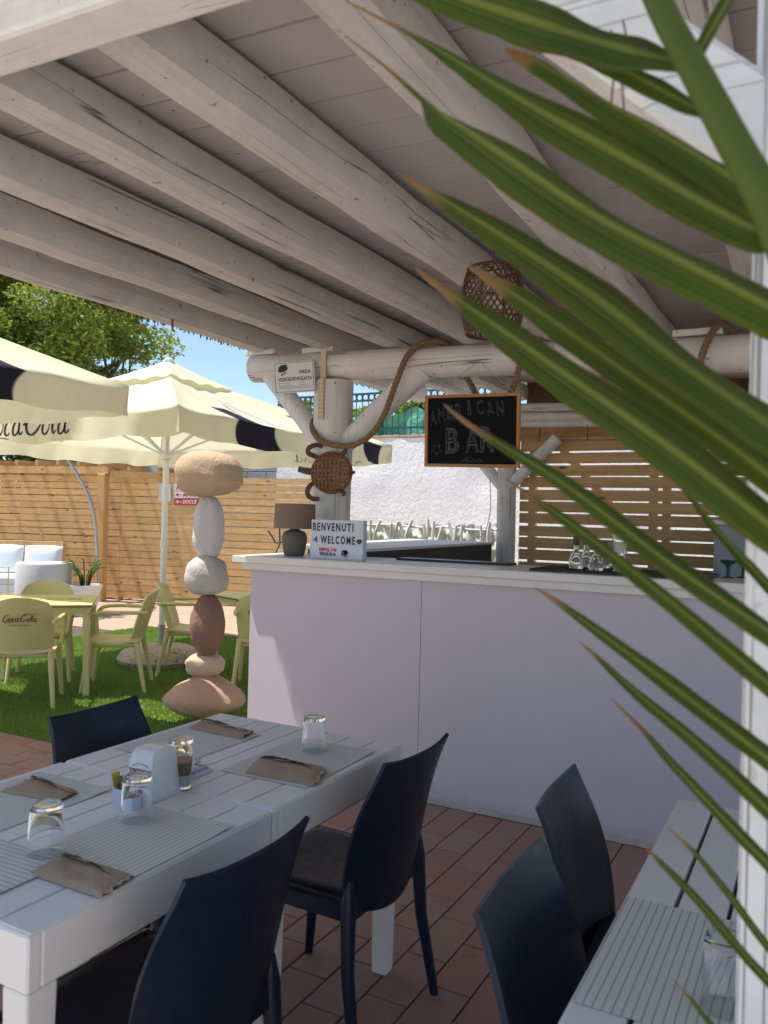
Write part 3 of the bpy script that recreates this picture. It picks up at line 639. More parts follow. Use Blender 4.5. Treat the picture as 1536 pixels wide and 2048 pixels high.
# bottles on the mat
def bottle(px_, py_, hgt, rad, neck, capm, label, liquid=None, pour=True):
    q = G(px_, py_, T+.017); t = thing('oil_bottle' if pour else 'drinks_bottle', q, label, 'bottle', 'bottles on the bar mat')
    mb = MB(); mb.lathe([(0, .001), (rad*.95, .001), (rad, .01), (rad, hgt*.28), (rad*.75, hgt*.42), (neck, hgt*.56), (neck, hgt*.72), (neck*.8, hgt*.72), (neck*.8, hgt*.56), (rad*.7, hgt*.40), (rad*.93, hgt*.27), (rad*.93, .014), (0, .014)], 20, q); mb.build('glass_body', M['bottle'], t, True, 40)
    if liquid: mb = MB(); mb.lathe([(0, .016), (rad*.9, .016), (rad*.9, hgt*.22), (0, hgt*.22)], 16, q); mb.build('liquid', liquid, t)
    mb = MB(); mb.lathe([(0, hgt*.70), (neck*1.35, hgt*.70), (neck*1.3, hgt*.97), (neck*.9, hgt), (0, hgt)], 14, q); mb.build('cap', capm, t, True, 40); return t
bottle(1152, 1137, .165, .034, .013, M['black'], 'clear flask bottle with black cap at the left end of the mat', None)
bottle(1172, 1134, .165, .026, .014, M['black'], 'dark capped bottle just behind the left clear flask', M['coffee'])
bottle(1192, 1141, .150, .034, .012, M['black'], 'squat flask half filled with dark vinegar on the mat', M['dark'])
bottle(1208, 1136, .135, .028, .012, M['black'], 'small dark bottle to the right of the vinegar flask', M['dark'])
q = G(1238, 1142, T+.017); t = tag(thing('stacked_beaker', q, 'tall translucent beaker stack at the right end of the bottles', 'beaker'))
mb = MB(); mb.lathe([(0, 0), (.026, 0), (.036, .10), (.034, .10), (.025, .006), (0, .006)], 20, q); mb.build('beaker', M['glass'], t, True, 40)
mb = MB(); mb.lathe([(0, .05), (.026, .05), (.037, .19), (.035, .19), (.025, .056), (0, .056)], 20, q); mb.build('beaker', M['glass'], t, True, 40)
# equipment at the right back of the bar
c = atY(1432, 1030, 6.0)
cab = thing('grey_fridge_cabinet', (c.x+.35, 6.2, 0), 'blue grey metal cabinet at the right back corner of the bar', 'cabinet')
mb = MB(); mb.box((c.x, 5.9, .0), (c.x+.8, 6.45, 1.50), None, .01); mb.build('body', M['grey'], cab)
mb = MB(); mb.box((c.x-.01, 5.88, 1.501), (c.x+.82, 6.46, 1.53)); mb.build('top_shelf', M['bartop'], cab)
mb = MB(); mb.box((c.x+.03, 5.885, .75), (c.x+.78, 5.899, 1.25)); mb.build('door', M['grey'], cab)
for px_, tx in ((1456, 'left'), (1486, 'right')):
    q = G(px_, 1156, T); g = thing('green_glass', q, 'dark green stemmed glass, the %s one before the grey cabinet' % tx, 'glass', 'dark green glasses on the counter')
    mb = MB(); mb.lathe([(.0, 0), (.030, 0), (.030, .004), (.008, .01), (.007, .045), (.012, .06), (.034, .075), (.040, .085), (.038, .085), (.0, .066)], 18, q); mb.build('bowl', M['greenglass'], g, True, 40)
shf = thing('hanging_shelf', (-.5, 6.3, 1.9), 'dark wooden shelf crowded with glasses high at the back right', 'shelf')
mb = MB(); mb.box((-.82, 6.15, 1.86), (.9, 6.42, 1.89)); mb.build('shelf_board', M['wicker'], shf)
mb = MB(); mb.box((-.80, 6.17, 2.23), (-.78, 6.4, 1.89)); mb.box((.86, 6.17, 2.23), (.88, 6.4, 1.89)); mb.build('bracket', M['wicker'], shf)
for i in range(9):
    x = -.74+.1*i; q = Vector((x, 6.25+.05*math.sin(i*2), 1.891))
    mb = MB(); hh = .12+.04*math.sin(i*3.1); mb.lathe([(.0, 0), (.034, 0), (.036, hh), (.033, hh), (.03, .01), (0, .01)], 14, q); o = mb.build('shelf_jar', M['bottle'] if i % 2 else M['ceramic'])
    tag(o, ('clear glass jar' if i % 2 else 'white ceramic jar')+', '+['first', 'second', 'third', 'fourth', 'fifth', 'sixth', 'seventh', 'eighth', 'ninth'][i]+' from the left on the high back shelf', 'jar', 'clear jars on the back shelf' if i % 2 else 'white jars on the back shelf')
# slatted screen behind the bar
scr = thing('slatted_screen', (-1.5, 6.66, 0), 'brown horizontal slat screen closing the back of the bar', 'screen')
rs = random.Random(9)
for i in range(19):
    z0 = 2.155-.1005*(i+1)+.018
    if z0 < .2: break
    mb = MB(); sag = rs.uniform(-.004, .004); xr = 1.5
    mb.add([(-2.27, 6.62, z0+sag), (xr, 6.62, z0-.004), (xr, 6.64, z0-.004), (-2.27, 6.64, z0+sag), (-2.27, 6.62, z0+.086+sag), (xr, 6.62, z0+.083), (xr, 6.64, z0+.083), (-2.27, 6.64, z0+.086+sag)], [(3,2,1,0),(4,5,6,7),(0,1,5,4),(1,2,6,5),(2,3,7,6),(3,0,4,7)])
    mb.build('slat', M['pineS'], scr)
for x in (-2.2, -1.22, -1.12, -.1, .9):
    mb = MB(); mb.box((x, 6.642, .0), (x+.06, 6.70, 2.2)); mb.build('upright', M['pineS'], scr)
for a, b in (((-1.95, 2.1), (-1.15, 1.2)),):
    mb = MB(); mb.bar((a[0], 6.73, a[1]), (b[0], 6.73, b[1]), .05, .07, (0, 1, 0)); mb.build('diagonal_batten', M['pineS'], scr)
reedp = thing('reed_panel', (-1.5, 6.6, 2.16), 'strip of bundled reeds above the slatted screen', 'reed panel')
mb = MB(); rs = random.Random(4)
for i in range(13):
    z = 2.160+.0095*i; x = -2.27
    mb.tube([(-2.27, 6.585+rs.uniform(-.008, .008), z+rs.uniform(-.002, .002)), (-1, 6.585, z+rs.uniform(-.004, .004)-.01), (.3, 6.585, z-.02), (1.5, 6.585, z-.03)], .0055, 6, rr=rs)
r_ = mb.build('reed_bundle', M['reed'], reedp); r_['kind'] = 'stuff'
mb = MB()
for x in (-2.1, -1.7, -1.3, -.9, -.5): mb.box((x, 6.572, 2.15), (x+.004, 6.577, 2.285))
mb.build('binding_wire', M['dark'], reedp)
# dark wicker pendant deeper in the bar
# ------------------------------------------------------------------ rope
def rope_obj(name, pts, rad, label, pitch=.085, n=10):
    P = spline(pts, n); L = [0]
    for i in range(1, len(P)): L.append(L[-1]+(P[i]-P[i-1]).length)
    u = Vector((0, 0, 1)); mb = MB(); fr = []
    for i, p in enumerate(P):
        t = (P[min(i+1, len(P)-1)]-P[max(i-1, 0)]).normalized(); u = (u-t*u.dot(t)); u = u.normalized() if u.length > 1e-4 else t.orthogonal().normalized(); fr.append((p, u.copy(), t.cross(u)))
    for k_ in range(3):
        pts_ = []
        for i, (p, u_, v_) in enumerate(fr):
            a = 2*PI*(k_/3+L[i]/pitch); pts_.append(p+u_*math.cos(a)*rad*.5+v_*math.sin(a)*rad*.5)
        mb.tube(pts_, rad*.58, 7)
    return tag(mb.build(name, M['rope'], None, True, 180), label, 'rope')
def rp(x, y, Y): return atY(x, y, Y)
PTS = [rp(640, 850, 4.66), rp(628, 838, 4.52), rp(625, 858, 4.40), rp(640, 880, 4.33), rp(675, 891, 4.325), rp(712, 888, 4.33), rp(745, 866, 4.34), rp(768, 830, 4.345), rp(785, 785, 4.35), rp(800, 745, 4.355), rp(815, 712, 4.38), rp(842, 688, 4.43), rp(880, 684, 4.52), rp(905, 705, 4.60), rp(925, 740, 4.63), rp(945, 775, 4.62), rp(965, 815, 4.58), rp(995, 825, 4.48), rp(1015, 800, 4.40), rp(1030, 765, 4.38), rp(1042, 725, 4.37), rp(1060, 690, 4.40), rp(1090, 670, 4.48), rp(1115, 685, 4.60), rp(1130, 740, 4.63), rp(1145, 800, 4.60), rp(1175, 825, 4.50), rp(1198, 790, 4.40), rp(1210, 750, 4.37), rp(1228, 690, 4.36), rp(1255, 655, 4.46), rp(1290, 680, 4.62), rp(1320, 760, 4.62), rp(1370, 790, 4.5), rp(1395, 740, 4.38), rp(1412, 690, 4.36), rp(1440, 650, 4.46), rp(1480, 680, 4.6)]
rope_obj('hanging_rope', PTS, .019, 'thick brown rope looped round the pillar and wound along the log beam')
# ------------------------------------------------------------------ turtle
tc = atY(655, 945, 4.33)
tur = thing('wicker_turtle', tc, 'brown woven wicker turtle hung on the white log pillar', 'wall ornament')
sxr, szr = .145, .125
def dome(u, v):                       # u,v in [-1,1]
    q = max(0, 1-u*u-v*v); return (tc.x+.02+sxr*u, 4.345-.035*math.sqrt(q)-.0, tc.z+szr*v)
mb = MB()
for i in range(10):
    v = -.93+1.86*i/9; e = math.sqrt(1-v*v); pts_ = []
    for j in range(25):
        u = -e+2*e*j/24; d = dome(u, v); pts_.append((d[0], d[1]+.006*math.sin(j*PI/1.5+i*PI), d[2]))
    mb.tube(pts_, .0105, 5, flat=.6)
for i in range(10):
    u = -.93+1.86*i/9; e = math.sqrt(1-u*u)
    mb.tube([(lambda d: (d[0], d[1]-.004*math.sin(j*PI/1.5+i*PI), d[2]))(dome(u, -e+2*e*j/20)) for j in range(21)], .009, 5)
mb.tube([dome(math.cos(a*2*PI/40), math.sin(a*2*PI/40)) for a in range(41)], .009, 6); mb.build('shell', M['wicker2'], tur, True, 60)
def woven_limb(name, pts, w):
    mb = MB(); P = spline(pts, 6); N = len(P)
    for s_ in (-1, 1):
        mb.tube([(p.x, p.y, p.z) if False else (p+Vector((-(P[min(i+1, N-1)]-P[max(i-1, 0)]).normalized().z, 0, (P[min(i+1, N-1)]-P[max(i-1, 0)]).normalized().x))*s_*w*math.sin(PI*min(1, (i+2)/(N)))**.4) for i, p in enumerate(P)], .005, 5)
    for i in range(1, N-1):
        t = (P[i+1]-P[i-1]).normalized(); q = Vector((-t.z, 0, t.x))*w; mb.tube([P[i]+q, P[i]+Vector((0, -.006, 0)), P[i]-q], .0045, 4)
    return mb.build(name, M['wicker'], tur, True, 60)
A = lambda x, y: atY(x, y, 4.335)
woven_limb('head', [A(632, 944), A(620, 943), A(608, 941), A(597, 938)], .018)
woven_limb('flipper', [A(640, 918), A(628, 912), A(617, 906), A(618, 896), A(632, 890), A(645, 893)], .013)
woven_limb('flipper', [A(638, 962), A(624, 968), A(615, 980), A(617, 992), A(628, 998), A(638, 997)], .013)
woven_limb('flipper', [A(680, 912), A(690, 903), A(694, 893)], .012); woven_limb('flipper', [A(676, 975), A(686, 984), A(688, 992)], .012)
woven_limb('tail', [A(695, 947), A(703, 946), A(710, 944)], .006)
# ------------------------------------------------------------------ CCTV sign
sg = [atY(548, 726, 4.36), atY(628, 723, 4.36), atY(631, 783, 4.36), atY(551, 788, 4.36)]
sign = thing('surveillance_sign', sg[3], 'white AREA VIDEOSORVEGLIATA sign hanging on the beam end', 'sign')
ex = (sg[2]-sg[3]); ez = (sg[0]-sg[3]); sw, sh = ex.length, ez.length; ex.normalize(); ez.normalize(); nn = Vector((0, -1, 0))
fsn = lambda x, y, z: sg[3]+ex*x+ez*y+nn*(.004+z)
mb = MB(); vs = []
rc = .012; rim = [(rc, 0), (sw-rc, 0), (sw, rc), (sw, sh-rc), (sw-rc, sh), (rc, sh), (0, sh-rc), (0, rc)]
mb.add([sg[3]+ex*x+ez*y for x, y in rim]+[sg[3]+ex*x+ez*y+nn*.003 for x, y in rim], [tuple(range(7, -1, -1))[::-1], tuple(range(8, 16))]+[(i, (i+1) % 8, 8+(i+1) % 8, 8+i) for i in range(8)]); mb.build('plate', M['signwhite'], sign)
mb = MB(); m_ = .008; cor = [(m_, m_), (sw-m_, m_), (sw-m_, sh-m_), (m_, sh-m_)]
for i in range(4):
    a, b = cor[i], cor[(i+1) % 4]; ribbon(mb, [a, b], .003 if i % 2 else .006, fsn, 2, False)
put_text(mb, 'AREA', .03, fsn, width=sw*.30, height=sh*.11, x0=sw*.62, y0=sh*.60, bold=.0006)
put_text(mb, 'VIDEOSORVEGLIATA', .03, fsn, width=sw*.84, height=sh*.12, x0=sw*.10, y0=sh*.38, bold=.0006)
for yy, xa, xb in ((.32, .1, .4), (.32, .62, .78), (.25, .1, .42), (.25, .62, .78), (.2, .1, .92), (.15, .1, .92)): ribbon(mb, [(sw*xa, sh*yy), (sw*xb, sh*yy)], .004, fsn, 2, False)
mb.add([fsn(sw*x, sh*y, 0) for x, y in ((.10, .70), (.12, .84), (.17, .90), (.32, .92), (.35, .78), (.30, .70), (.17, .66))], [(0, 1, 2, 3, 4, 5, 6)])
ribbon(mb, [(sw*.17, sh*.58), (sw*.31, sh*.66)], .012, fsn, 2, False)
mb.build('lettering', M['ink'], sign)
# ------------------------------------------------------------------ chalkboard
CY = 4.28; cb = [atY(850, 933, CY), atY(1039, 936, CY), atY(1044, 784, CY), atY(852, 791, CY)]
chk = thing('chalkboard', cb[0], 'chalkboard in an oak frame reading AMERICAN BAR, hung from the log beam', 'chalkboard')
ex = (cb[1]-cb[0]); cw = ex.length; ex.normalize(); ez = (cb[3]-cb[0]); ch_ = ez.length; ez.normalize(); nn = ez.cross(ex)*-1 if (ez.cross(ex)).y > 0 else ez.cross(ex)
fc = lambda x, y, z: cb[0]+ex*x+ez*y+nn*(.003+z)
MM = Matrix(((ex.x, -nn.x, ez.x, cb[0].x), (ex.y, -nn.y, ez.y, cb[0].y), (ex.z, -nn.z, ez.z, cb[0].z), (0, 0, 0, 1)))
mb = MB(); mb.box((.01, 0, .01), (cw-.01, .008, ch_-.01), MM); mb.build('slate', M['board'], chk)
mb = MB(); fwid = .017
for a, b in (((0, 0), (cw, fwid)), ((0, ch_-fwid), (cw, ch_)), ((0, fwid), (fwid, ch_-fwid)), ((cw-fwid, fwid), (cw, ch_-fwid))): mb.box((a[0], -.010, a[1]), (b[0], .012, b[1]), MM)
mb.build('frame', M['oak'], chk)
mb = MB()
L = 'AMERICAN'; yy = [.62, .66, .70, .72, .76, .76, .74, .74]; xx = [.06, .15, .24, .34, .47, .56, .67, .77]
for c0, x, y in zip(L, xx, yy): put_text(mb, c0, .09, fc, width=cw*(.075 if c0 != 'I' else .03), height=ch_*.20, x0=cw*x, y0=ch_*y-.02, ang=.12, outline=.0022)
for c0, x in zip('BAR', (.23, .44, .60)):
    put_text(mb, c0, .12, fc, width=cw*.15, height=ch_*.36, x0=cw*x, y0=ch_*.17+x*.02, ang=.03, outline=.003)
    put_text(mb, c0, .12, fc, width=cw*.11, height=ch_*.30, x0=cw*(x+.02), y0=ch_*.20+x*.02, ang=.03, outline=.0013)
st = [(cw*.13+.035*(1 if i % 2 else .42)*math.sin(i*PI/5), ch_*.24+.035*(1 if i % 2 else .42)*math.cos(i*PI/5)) for i in range(11)]
for a, b in zip(st[:-1], st[1:]): ribbon(mb, [a, b], .004, fc, 2, False)
mb.build('chalk_lettering', M['chalk'], chk); mb = MB()
for i in range(9): ribbon(mb, [(cw*(.40+.02*i), ch_*.06), (cw*(.42+.022*i), ch_*(.10+.02*math.sin(i))), (cw*(.45+.02*i), ch_*.07)], .003, fc, 3)
ribbon(mb, [(cw*.38, ch_*.06), (cw*.48, ch_*.14), (cw*.58, ch_*.07), (cw*.70, ch_*.11)], .004, fc, 5)
rs = random.Random(8)
for i in range(16):
    x, y = cw*rs.uniform(.74, .93), ch_*rs.uniform(.15, .6); ribbon(mb, [(x, y), (x+.004, y+.003)], .004, fc, 2, False)
mb.build('chalk_drawing', M['chalk'], chk)
mb = MB(); tp = atY(958, 722, 4.40)
M['cordm'] = plain('pale_cord', (.45, .42, .38), .8)
for q in (fc(.03, ch_-.005, -.008), fc(cw-.03, ch_-.005, -.008)): mb = MB(); mb.tube([q, tp], .0017, 5); mb.build('cord', M['cordm'], chk)
# ------------------------------------------------------------------ wicker pendant shades
def pendant(c, rad, hgt, label, top, n=16, tilt=0):
    t = thing('wicker_pendant', c, label, 'pendant lamp', 'wicker pendants under the roof')
    prof = lambda s_: rad*(.66+.34*math.sin(PI*(.12+.76*s_))**.8)
    def P(a, s_): 
        r_ = prof(s_); return Vector((c.x+r_*math.cos(a), c.y+r_*math.sin(a), c.z-hgt/2+hgt*s_))
    mb = MB()
    for i in range(8): mb.tube([P(i*PI/4, j/10) for j in range(11)], .0045, 5)
    for s_ in (0, 1): mb.tube([P(a*2*PI/24, s_) for a in range(25)], .006, 5)
    mb.tube([P(0, 1)+(P(PI, 1)-P(0, 1))*x for x in (0, .5, 1)], .004, 5); mb.tube([P(PI/2, 1)+(P(3*PI/2, 1)-P(PI/2, 1))*x for x in (0, .5, 1)], .004, 5)
    mb.build('frame', M['wicker'], t, True, 60)
    mb = MB()
    for i in range(30):
        for s_ in (-1, 1): mb.tube([P(i*2*PI/30+s_*j*.115, j/12) for j in range(13)], .0024, 4)
    for j in range(3): mb.tube([P(a*2*PI/24, (j+.8)/3.6) for a in range(25)], .0028, 4)
    mb.build('lattice', M['wicker'], t, True, 60)
    mb = MB(); mb.tube([(c.x, c.y, c.z+hgt/2), (c.x, c.y, top)], .003, 5); mb.build('cord', M['wicker'], t)
    return t
pc = D(985, 604, 3.2)
pendant(pc, .122, .25, 'barrel shaped wicker pendant hanging before the log beam', RZ(pc.x, zp))
pc = D(1300, 832, 5.9); pendant(pc, .14, .2, 'dark wicker pendant deeper inside the bar by the reeds', RZ(pc.x, zp)-.1)
# white cable on the back post
mb = MB(); mb.tube(spline([(-2.46, 6.44, 2.1), (-2.475, 6.44, 1.9), (-2.46, 6.44, 1.6), (-2.50, 6.44, 1.4), (-2.56, 6.42, 1.33)], 6), .004, 5); tag(mb.build('cable', M['signwhite']), 'thin cable running down beside the back post', 'cable')
# ================================================================== WALL, RAILING behind
WY = 11.0
wall = thing('stucco_wall', (-3, WY, 0), 'rough white stucco boundary wall behind the bar', 'wall')
mb = MB()
def wf(u, v):
    x = -7.95+14*u; z = 2.69*v; return (x, WY+.03*noise1(x*1.1, 2)*noise1(z*1.4, 4)+.012*noise1(x*3.7+z*2.1, 6), z)
mb.grid(wf, 120, 24); mb.build('wall_face', M['stucco'], wall, True, 180)
mb = MB(); mb.box((-7.95, WY+.05, 0), (6.05, WY+.35, 2.68)); mb.build('wall_core', M['stucco'], wall)
rc_ = random.Random(6)
x = -7.95
while x < 6:
    mb = MB(); l = rc_.uniform(.28, .34); mb.box((x+.004, WY-.012, 2.688+rc_.uniform(0, .01)), (x+l, WY+.38, 2.725+rc_.uniform(0, .012)), None, .006); mb.build('coping_tile', M['clay'], wall); x += l+.006
bw = thing('block_wall', (-9.3, 11.35, 0), 'grey concrete block wall end left of the stucco wall', 'wall')
for r_ in range(13):
    for c0 in range(5):
        x = -9.9+.40*c0+(.2 if r_ % 2 else 0); mb = MB(); mb.box((x+.004, 11.2, .2*r_+.004), (x+.396, 11.4, .2*r_+.196), None, .006); mb.build('block', M['block'], bw)
mb = MB(); mb.box((-9.95, 11.15, 2.6), (-7.75, 11.45, 2.68), None, .01); mb.build('capping_slab', M['block'], bw)
rail = thing('green_railing', (-4, 11.9, 2.72), 'dark green metal railing with ring frieze above the white wall', 'railing')
ry = 11.9; mb = MB(); zt = atY(760, 786, ry).z; zm = atY(760, 800, ry).z
for z in (zt, zm, 2.95): mb.bar((-8.6, ry, z), (2, ry, z), .03, .03)
mb.build('rail', M['greenmetal'], rail)
mb = MB(); x = -8.6
while x < 2: mb.box((x, ry-.006, 2.7), (x+.012, ry+.006, zt)); x += .115
o = mb.build('balusters', M['greenmetal'], rail); o['kind'] = 'stuff'
ringm = None; x = -8.6+.0635; nring = 0
while x < -2.6:
    if ringm is None:
        mb = MB(); rr_ = (zt-zm)/2*.86; mb.tube([(rr_*math.cos(a*2*PI/12), 0, rr_*math.sin(a*2*PI/12)) for a in range(13)], .008, 4); o = mb.build('ring', M['greenmetal']); ringm = o.data
    else: o = bpy.data.objects.new('ring', ringm); COL.objects.link(o)
    o.parent = rail; o.location = Vector((x, ry, (zt+zm)/2))-OFF[rail.name]; x += .115
for x in (-8.5, -6.5, -4.5, -2.5, -.5): mb = MB(); mb.box((x-.03, ry-.03, 2.6), (x+.03, ry+.03, zt+.06)); mb.build('railing_post', M['greenmetal'], rail)
st0 = atY(590, 800, 11.6)   # sloping stair rail seen left of the pillar
srl = thing('stair_railing', st0, 'green stair railing sloping down behind the pillar', 'railing')
a, b = atY(596, 812, 11.6), atY(800, 868, 11.6); mb = MB(); mb.bar(a, b, .03, .03); mb.bar(a-Vector((0, 0, .16)), b-Vector((0, 0, .16)), .03, .03); mb.build('handrail', M['greenmetal'], srl)
mb = MB()
for i in range(16): p_ = a.lerp(b, i/15); mb.box((p_.x-.007, 11.594, p_.z-.45), (p_.x+.007, 11.606, p_.z))
mb.build('balusters', M['greenmetal'], srl)
terr = MB(); terr.box((-14, WY+.36, 0), (6, 20, 2.62)); structure(terr.build('raised_terrace', M['earth']))
mb = MB(); nx0 = atY(760, 850, 12.3)
mb.grid(lambda u, v: (-7.3+6.9*u, 12.3+.25*noise1(u*9, 1)*noise1(v*4+u*5, 2), 2.62+(.62+.14*noise1(u*14, 3))*v), 60, 10)
tag(mb.build('green_netting', M['net'], None, True, 180), 'crumpled green shade netting behind the railing', 'netting')
# white painted sticks in front of the wall
stk = thing('branch_screen', (-3.3, 7.9, 0), 'low screen of white painted driftwood sticks behind the worktop', 'screen')
rs = random.Random(21)
for i in range(17):
    px_ = 722+16.4*i+rs.uniform(-5, 5); yb = 1100; a = atY(px_+rs.uniform(-14, 14), 1098, 7.9); b = atY(px_+rs.uniform(-10, 10), 1036+rs.uniform(0, 16), 7.9+rs.uniform(-.03, .03)); a2 = a+(a-b)*1.5
    mb = MB(); mid_ = a.lerp(b, .5)+Vector((rs.uniform(-.02, .02), 0, 0)); mb.tube(spline([a2, a, mid_, b], 4), .017, 7); mb.build('stick', M['cloth'], stk, True, 60)
mb = MB(); mb.grid(lambda u, v: (lambda p_: (p_.x, 8.0+.035*noise1(u*34, 3)+.035*noise1(v*9+u*13, 5), p_.z+.02*noise1(u*18, 9)))(atY(705+290*u, 1125-(75)*v, 8.0)), 90, 14)
mb.build('cloth_backing', M['cloth'], stk, True, 180)
mb = MB(); pa = [atY(700+30*i, 1047+1.5*math.sin(i*1.7)+i*1.4, 7.93) for i in range(11)]; mb.tube(spline(pa, 5), .012, 7); mb.build('top_rail', M['cloth'], stk, True, 60)
for i in range(3):                    # cream parasols leaning folded by the wall
    px_ = 716+6*i; a = atY(700+14*i, 900+20*i, 8.3); b = atY(738+12*i, 1095, 8.2)
# ================================================================== SLAT FENCE
fe = thing('slat_fence', (-10, 10, 0), 'golden pine horizontal slat fence closing the garden', 'fence')
FA = Vector((-12.775, 9.473, 0)); FB = Vector((-8.176, 10.473, 0)); fd = (FB-FA).normalized(); fn = Vector((fd.y, -fd.x, 0))
def fp(s, z, off=0): q = FA+fd*s+fn*off; return Vector((q.x, q.y, z))
s_end = (Vector((-7.0, 10.73, 0))-FA).length; cuts = [-5.6, -3.6, -1.6, .45, 2.45, 4.05, s_end]
rs = random.Random(2)
for pi_ in range(len(cuts)-1):
    a, b = cuts[pi_], cuts[pi_+1]
    for i in range(18):
        z = .03+.1135*i; gap = .016 if pi_ == len(cuts)-2 else .010; j0, j1 = rs.uniform(-.003, .003), rs.uniform(-.003, .003)
        P = [fp(a+.002, z+j0), fp(b-.002, z+j1), fp(b-.002, z+j1, -.02), fp(a+.002, z+j0, -.02)]
        mb = MB(); up = Vector((0, 0, .1135-gap)); vs = P+[q+up for q in P]; mb.add(vs, [(3,2,1,0),(4,5,6,7),(0,1,5,4),(1,2,6,5),(2,3,7,6),(3,0,4,7)]); mb.build('slat', M['pineX'], fe)
for s in cuts+[1.45, 3.3, 4.95]:
    mb = MB(); q = fp(s, 1.02, -.055); mb.bar(fp(s, 0, -.056), fp(s, 2.03, -.056), .07, .07, (fd.x, fd.y, 0)); mb.build('fence_post', M['pineZ'], fe)
mb = MB(); mb.bar(fp(s_end-.03, 0, .018), fp(s_end-.03, 2.05, .018), .03, .07, (fn.x, fn.y, 0)); mb.build('fence_post', M['pineZ'], fe)
# notices
def notice(px0, py0, px1, py1, base, txt, ink, arrow, label):
    d = lambda x, y: (lambda r: CAM+r*((FA+fn*.012-CAM).dot(fn)/r.dot(fn)))(ray(x, y))
    a, b, c0 = d(px0, py1), d(px1, py1), d(px0, py0); ex = b-a; w = ex.length; ex.normalize(); h = (c0-a).length; f = lambda x, y, z: a+ex*x+Vector((0, 0, 1))*y+fn*(.004+z)
    t = thing('notice', a, label, 'notice', 'notices screwed to the slat fence'); mb = MB(); v = [a, a+ex*w, a+ex*w+Vector((0, 0, h)), a+Vector((0, 0, h))]; mb.add(v+[q+fn*.003 for q in v], [(3,2,1,0),(4,5,6,7),(0,1,5,4),(1,2,6,5),(2,3,7,6),(3,0,4,7)]); mb.build('plate', base, t)
    if txt:
        mb = MB(); put_text(mb, txt, .1, f, width=w*(.62 if arrow else .85), height=h*.6, x0=w*(.34 if arrow else .06), y0=h*.2, bold=.003, shear=.3)
        if arrow: ribbon(mb, [(w*.1, h*.5), (w*.3, h*.5)], h*.25, f, 2, False); mb.add([f(w*.04, h*.5, 0), f(w*.16, h*.2, 0), f(w*.16, h*.8, 0)], [(0, 1, 2)])
        mb.build('lettering', ink, t)
notice(318, 967, 341, 1003, M['paperwhite'], None, None, 0, 'blank white paper pinned behind the parasol pole')
notice(349, 967, 397, 982, M['signwhite'], 'BAGNI', M['red'], 0, 'white BAGNI sign with red letters, top of three')
notice(349, 983, 397, 996, M['signwhite'], 'MARE', M['red'], 1, 'white MARE sign with red arrow, middle of three')
notice(349, 997, 396, 1010, M['red'], 'DOCCE', M['signwhite'], 1, 'red DOCCE sign with white arrow, lowest of three')
# ================================================================== garden pergola
gp = thing('garden_pergola', D(204, 1205, 12.7), 'raw pine garden pergola standing before the slat fence', 'pergola')
pb = G(203, 1202, 0); pb = D(203, 1100, (pb-CAM).dot(FW)); pb.z = 0
ux = fd; uy = Vector((-fd.y, fd.x, 0))
def gpt(s, t_, z): q = pb+ux*s+uy*t_; return Vector((q.x, q.y, z))
hp = 2.08
for s, t_ in ((0, 0), (-3.2, 0), (0, .85), (-3.2, .85)):
    mb = MB(); mb.bar(gpt(s, t_, 0), gpt(s, t_, hp-.001), .14, .14, (ux.x, ux.y, 0), .008); mb.build('post', M['pineZ'], gp)
for t_ in (0, .85): mb = MB(); mb.bar(gpt(-3.6, t_, hp+.06), gpt(.12, t_, hp+.06), .10, .12); mb.build('beam', M['pineX'], gp)
for i in range(10): mb = MB(); s = -3.5+.4*i; mb.bar(gpt(s, -.25, hp+.165), gpt(s, 1.05, hp+.165), .06, .085); mb.build('rafter', M['pineY'], gp)
mb = MB(); mb.bar(gpt(.13, .0, hp-.0), gpt(2.1, .9, hp-.0), .07, .10); mb.build('beam', M['pineX'], gp)
for i in range(4): q = gpt(.5+.42*i, .2+.19*i, hp+.02); mb = MB(); mb.bar(q+uy*-.25+Vector((0, 0, .07)), q+uy*.25+Vector((0, 0, .07)), .05, .06); mb.build('rafter', M['pineY'], gp)
# arched cable beside post
mb = MB(); mb.tube(spline([D(118, 895, 12.2), D(128, 908, 12.2), D(152, 945, 12.2), D(176, 990, 12.2), D(189, 1040, 12.2), D(194, 1100, 12.2), D(196, 1160, 12.2), D(198, 1200, 12.2)], 5), .022, 8); tag(mb.build('arched_hose', M['steel'], None, True, 60), 'grey arched hose curving down beside the pine post', 'hose')
# lounge sofa, pouf, plant pot
def W_(x, y, w): return D(x, y, w)
sf = D(30, 1200, 12.3); sf.z = 0
VX = Vector((math.cos(YAW), math.sin(YAW), 0)); VY = Vector((-math.sin(YAW), math.cos(YAW), 0))
def vp(base, a, b, z): q = base+VX*a+VY*b; return Vector((q.x, q.y, z))
sofa = thing('garden_sofa', sf, 'pale garden sofa with white cushions and pine back at far left', 'sofa')
def vbar(mb, base, a0, a1, b, z, w, h): return mb.bar(vp(base, a0, b, z), vp(base, a1, b, z), w, h, (0, 0, 1), .004)
mb = MB(); vbar(mb, sf, -1.4, .52, .5, .95, .04, .06); vbar(mb, sf, -1.4, .52, .5, .70, .04, .06); mb.bar(vp(sf, .5, .5, 0), vp(sf, .5, .5, .97), .06, .06); mb.bar(vp(sf, -1.3, .5, 0), vp(sf, -1.3, .5, .97), .06, .06); mb.build('back_frame', M['pineX'], sofa)
mb = MB(); vbar(mb, sf, -1.4, .5, .1, .30, .75, .12); mb.build('base', M['white_metal'], sofa)
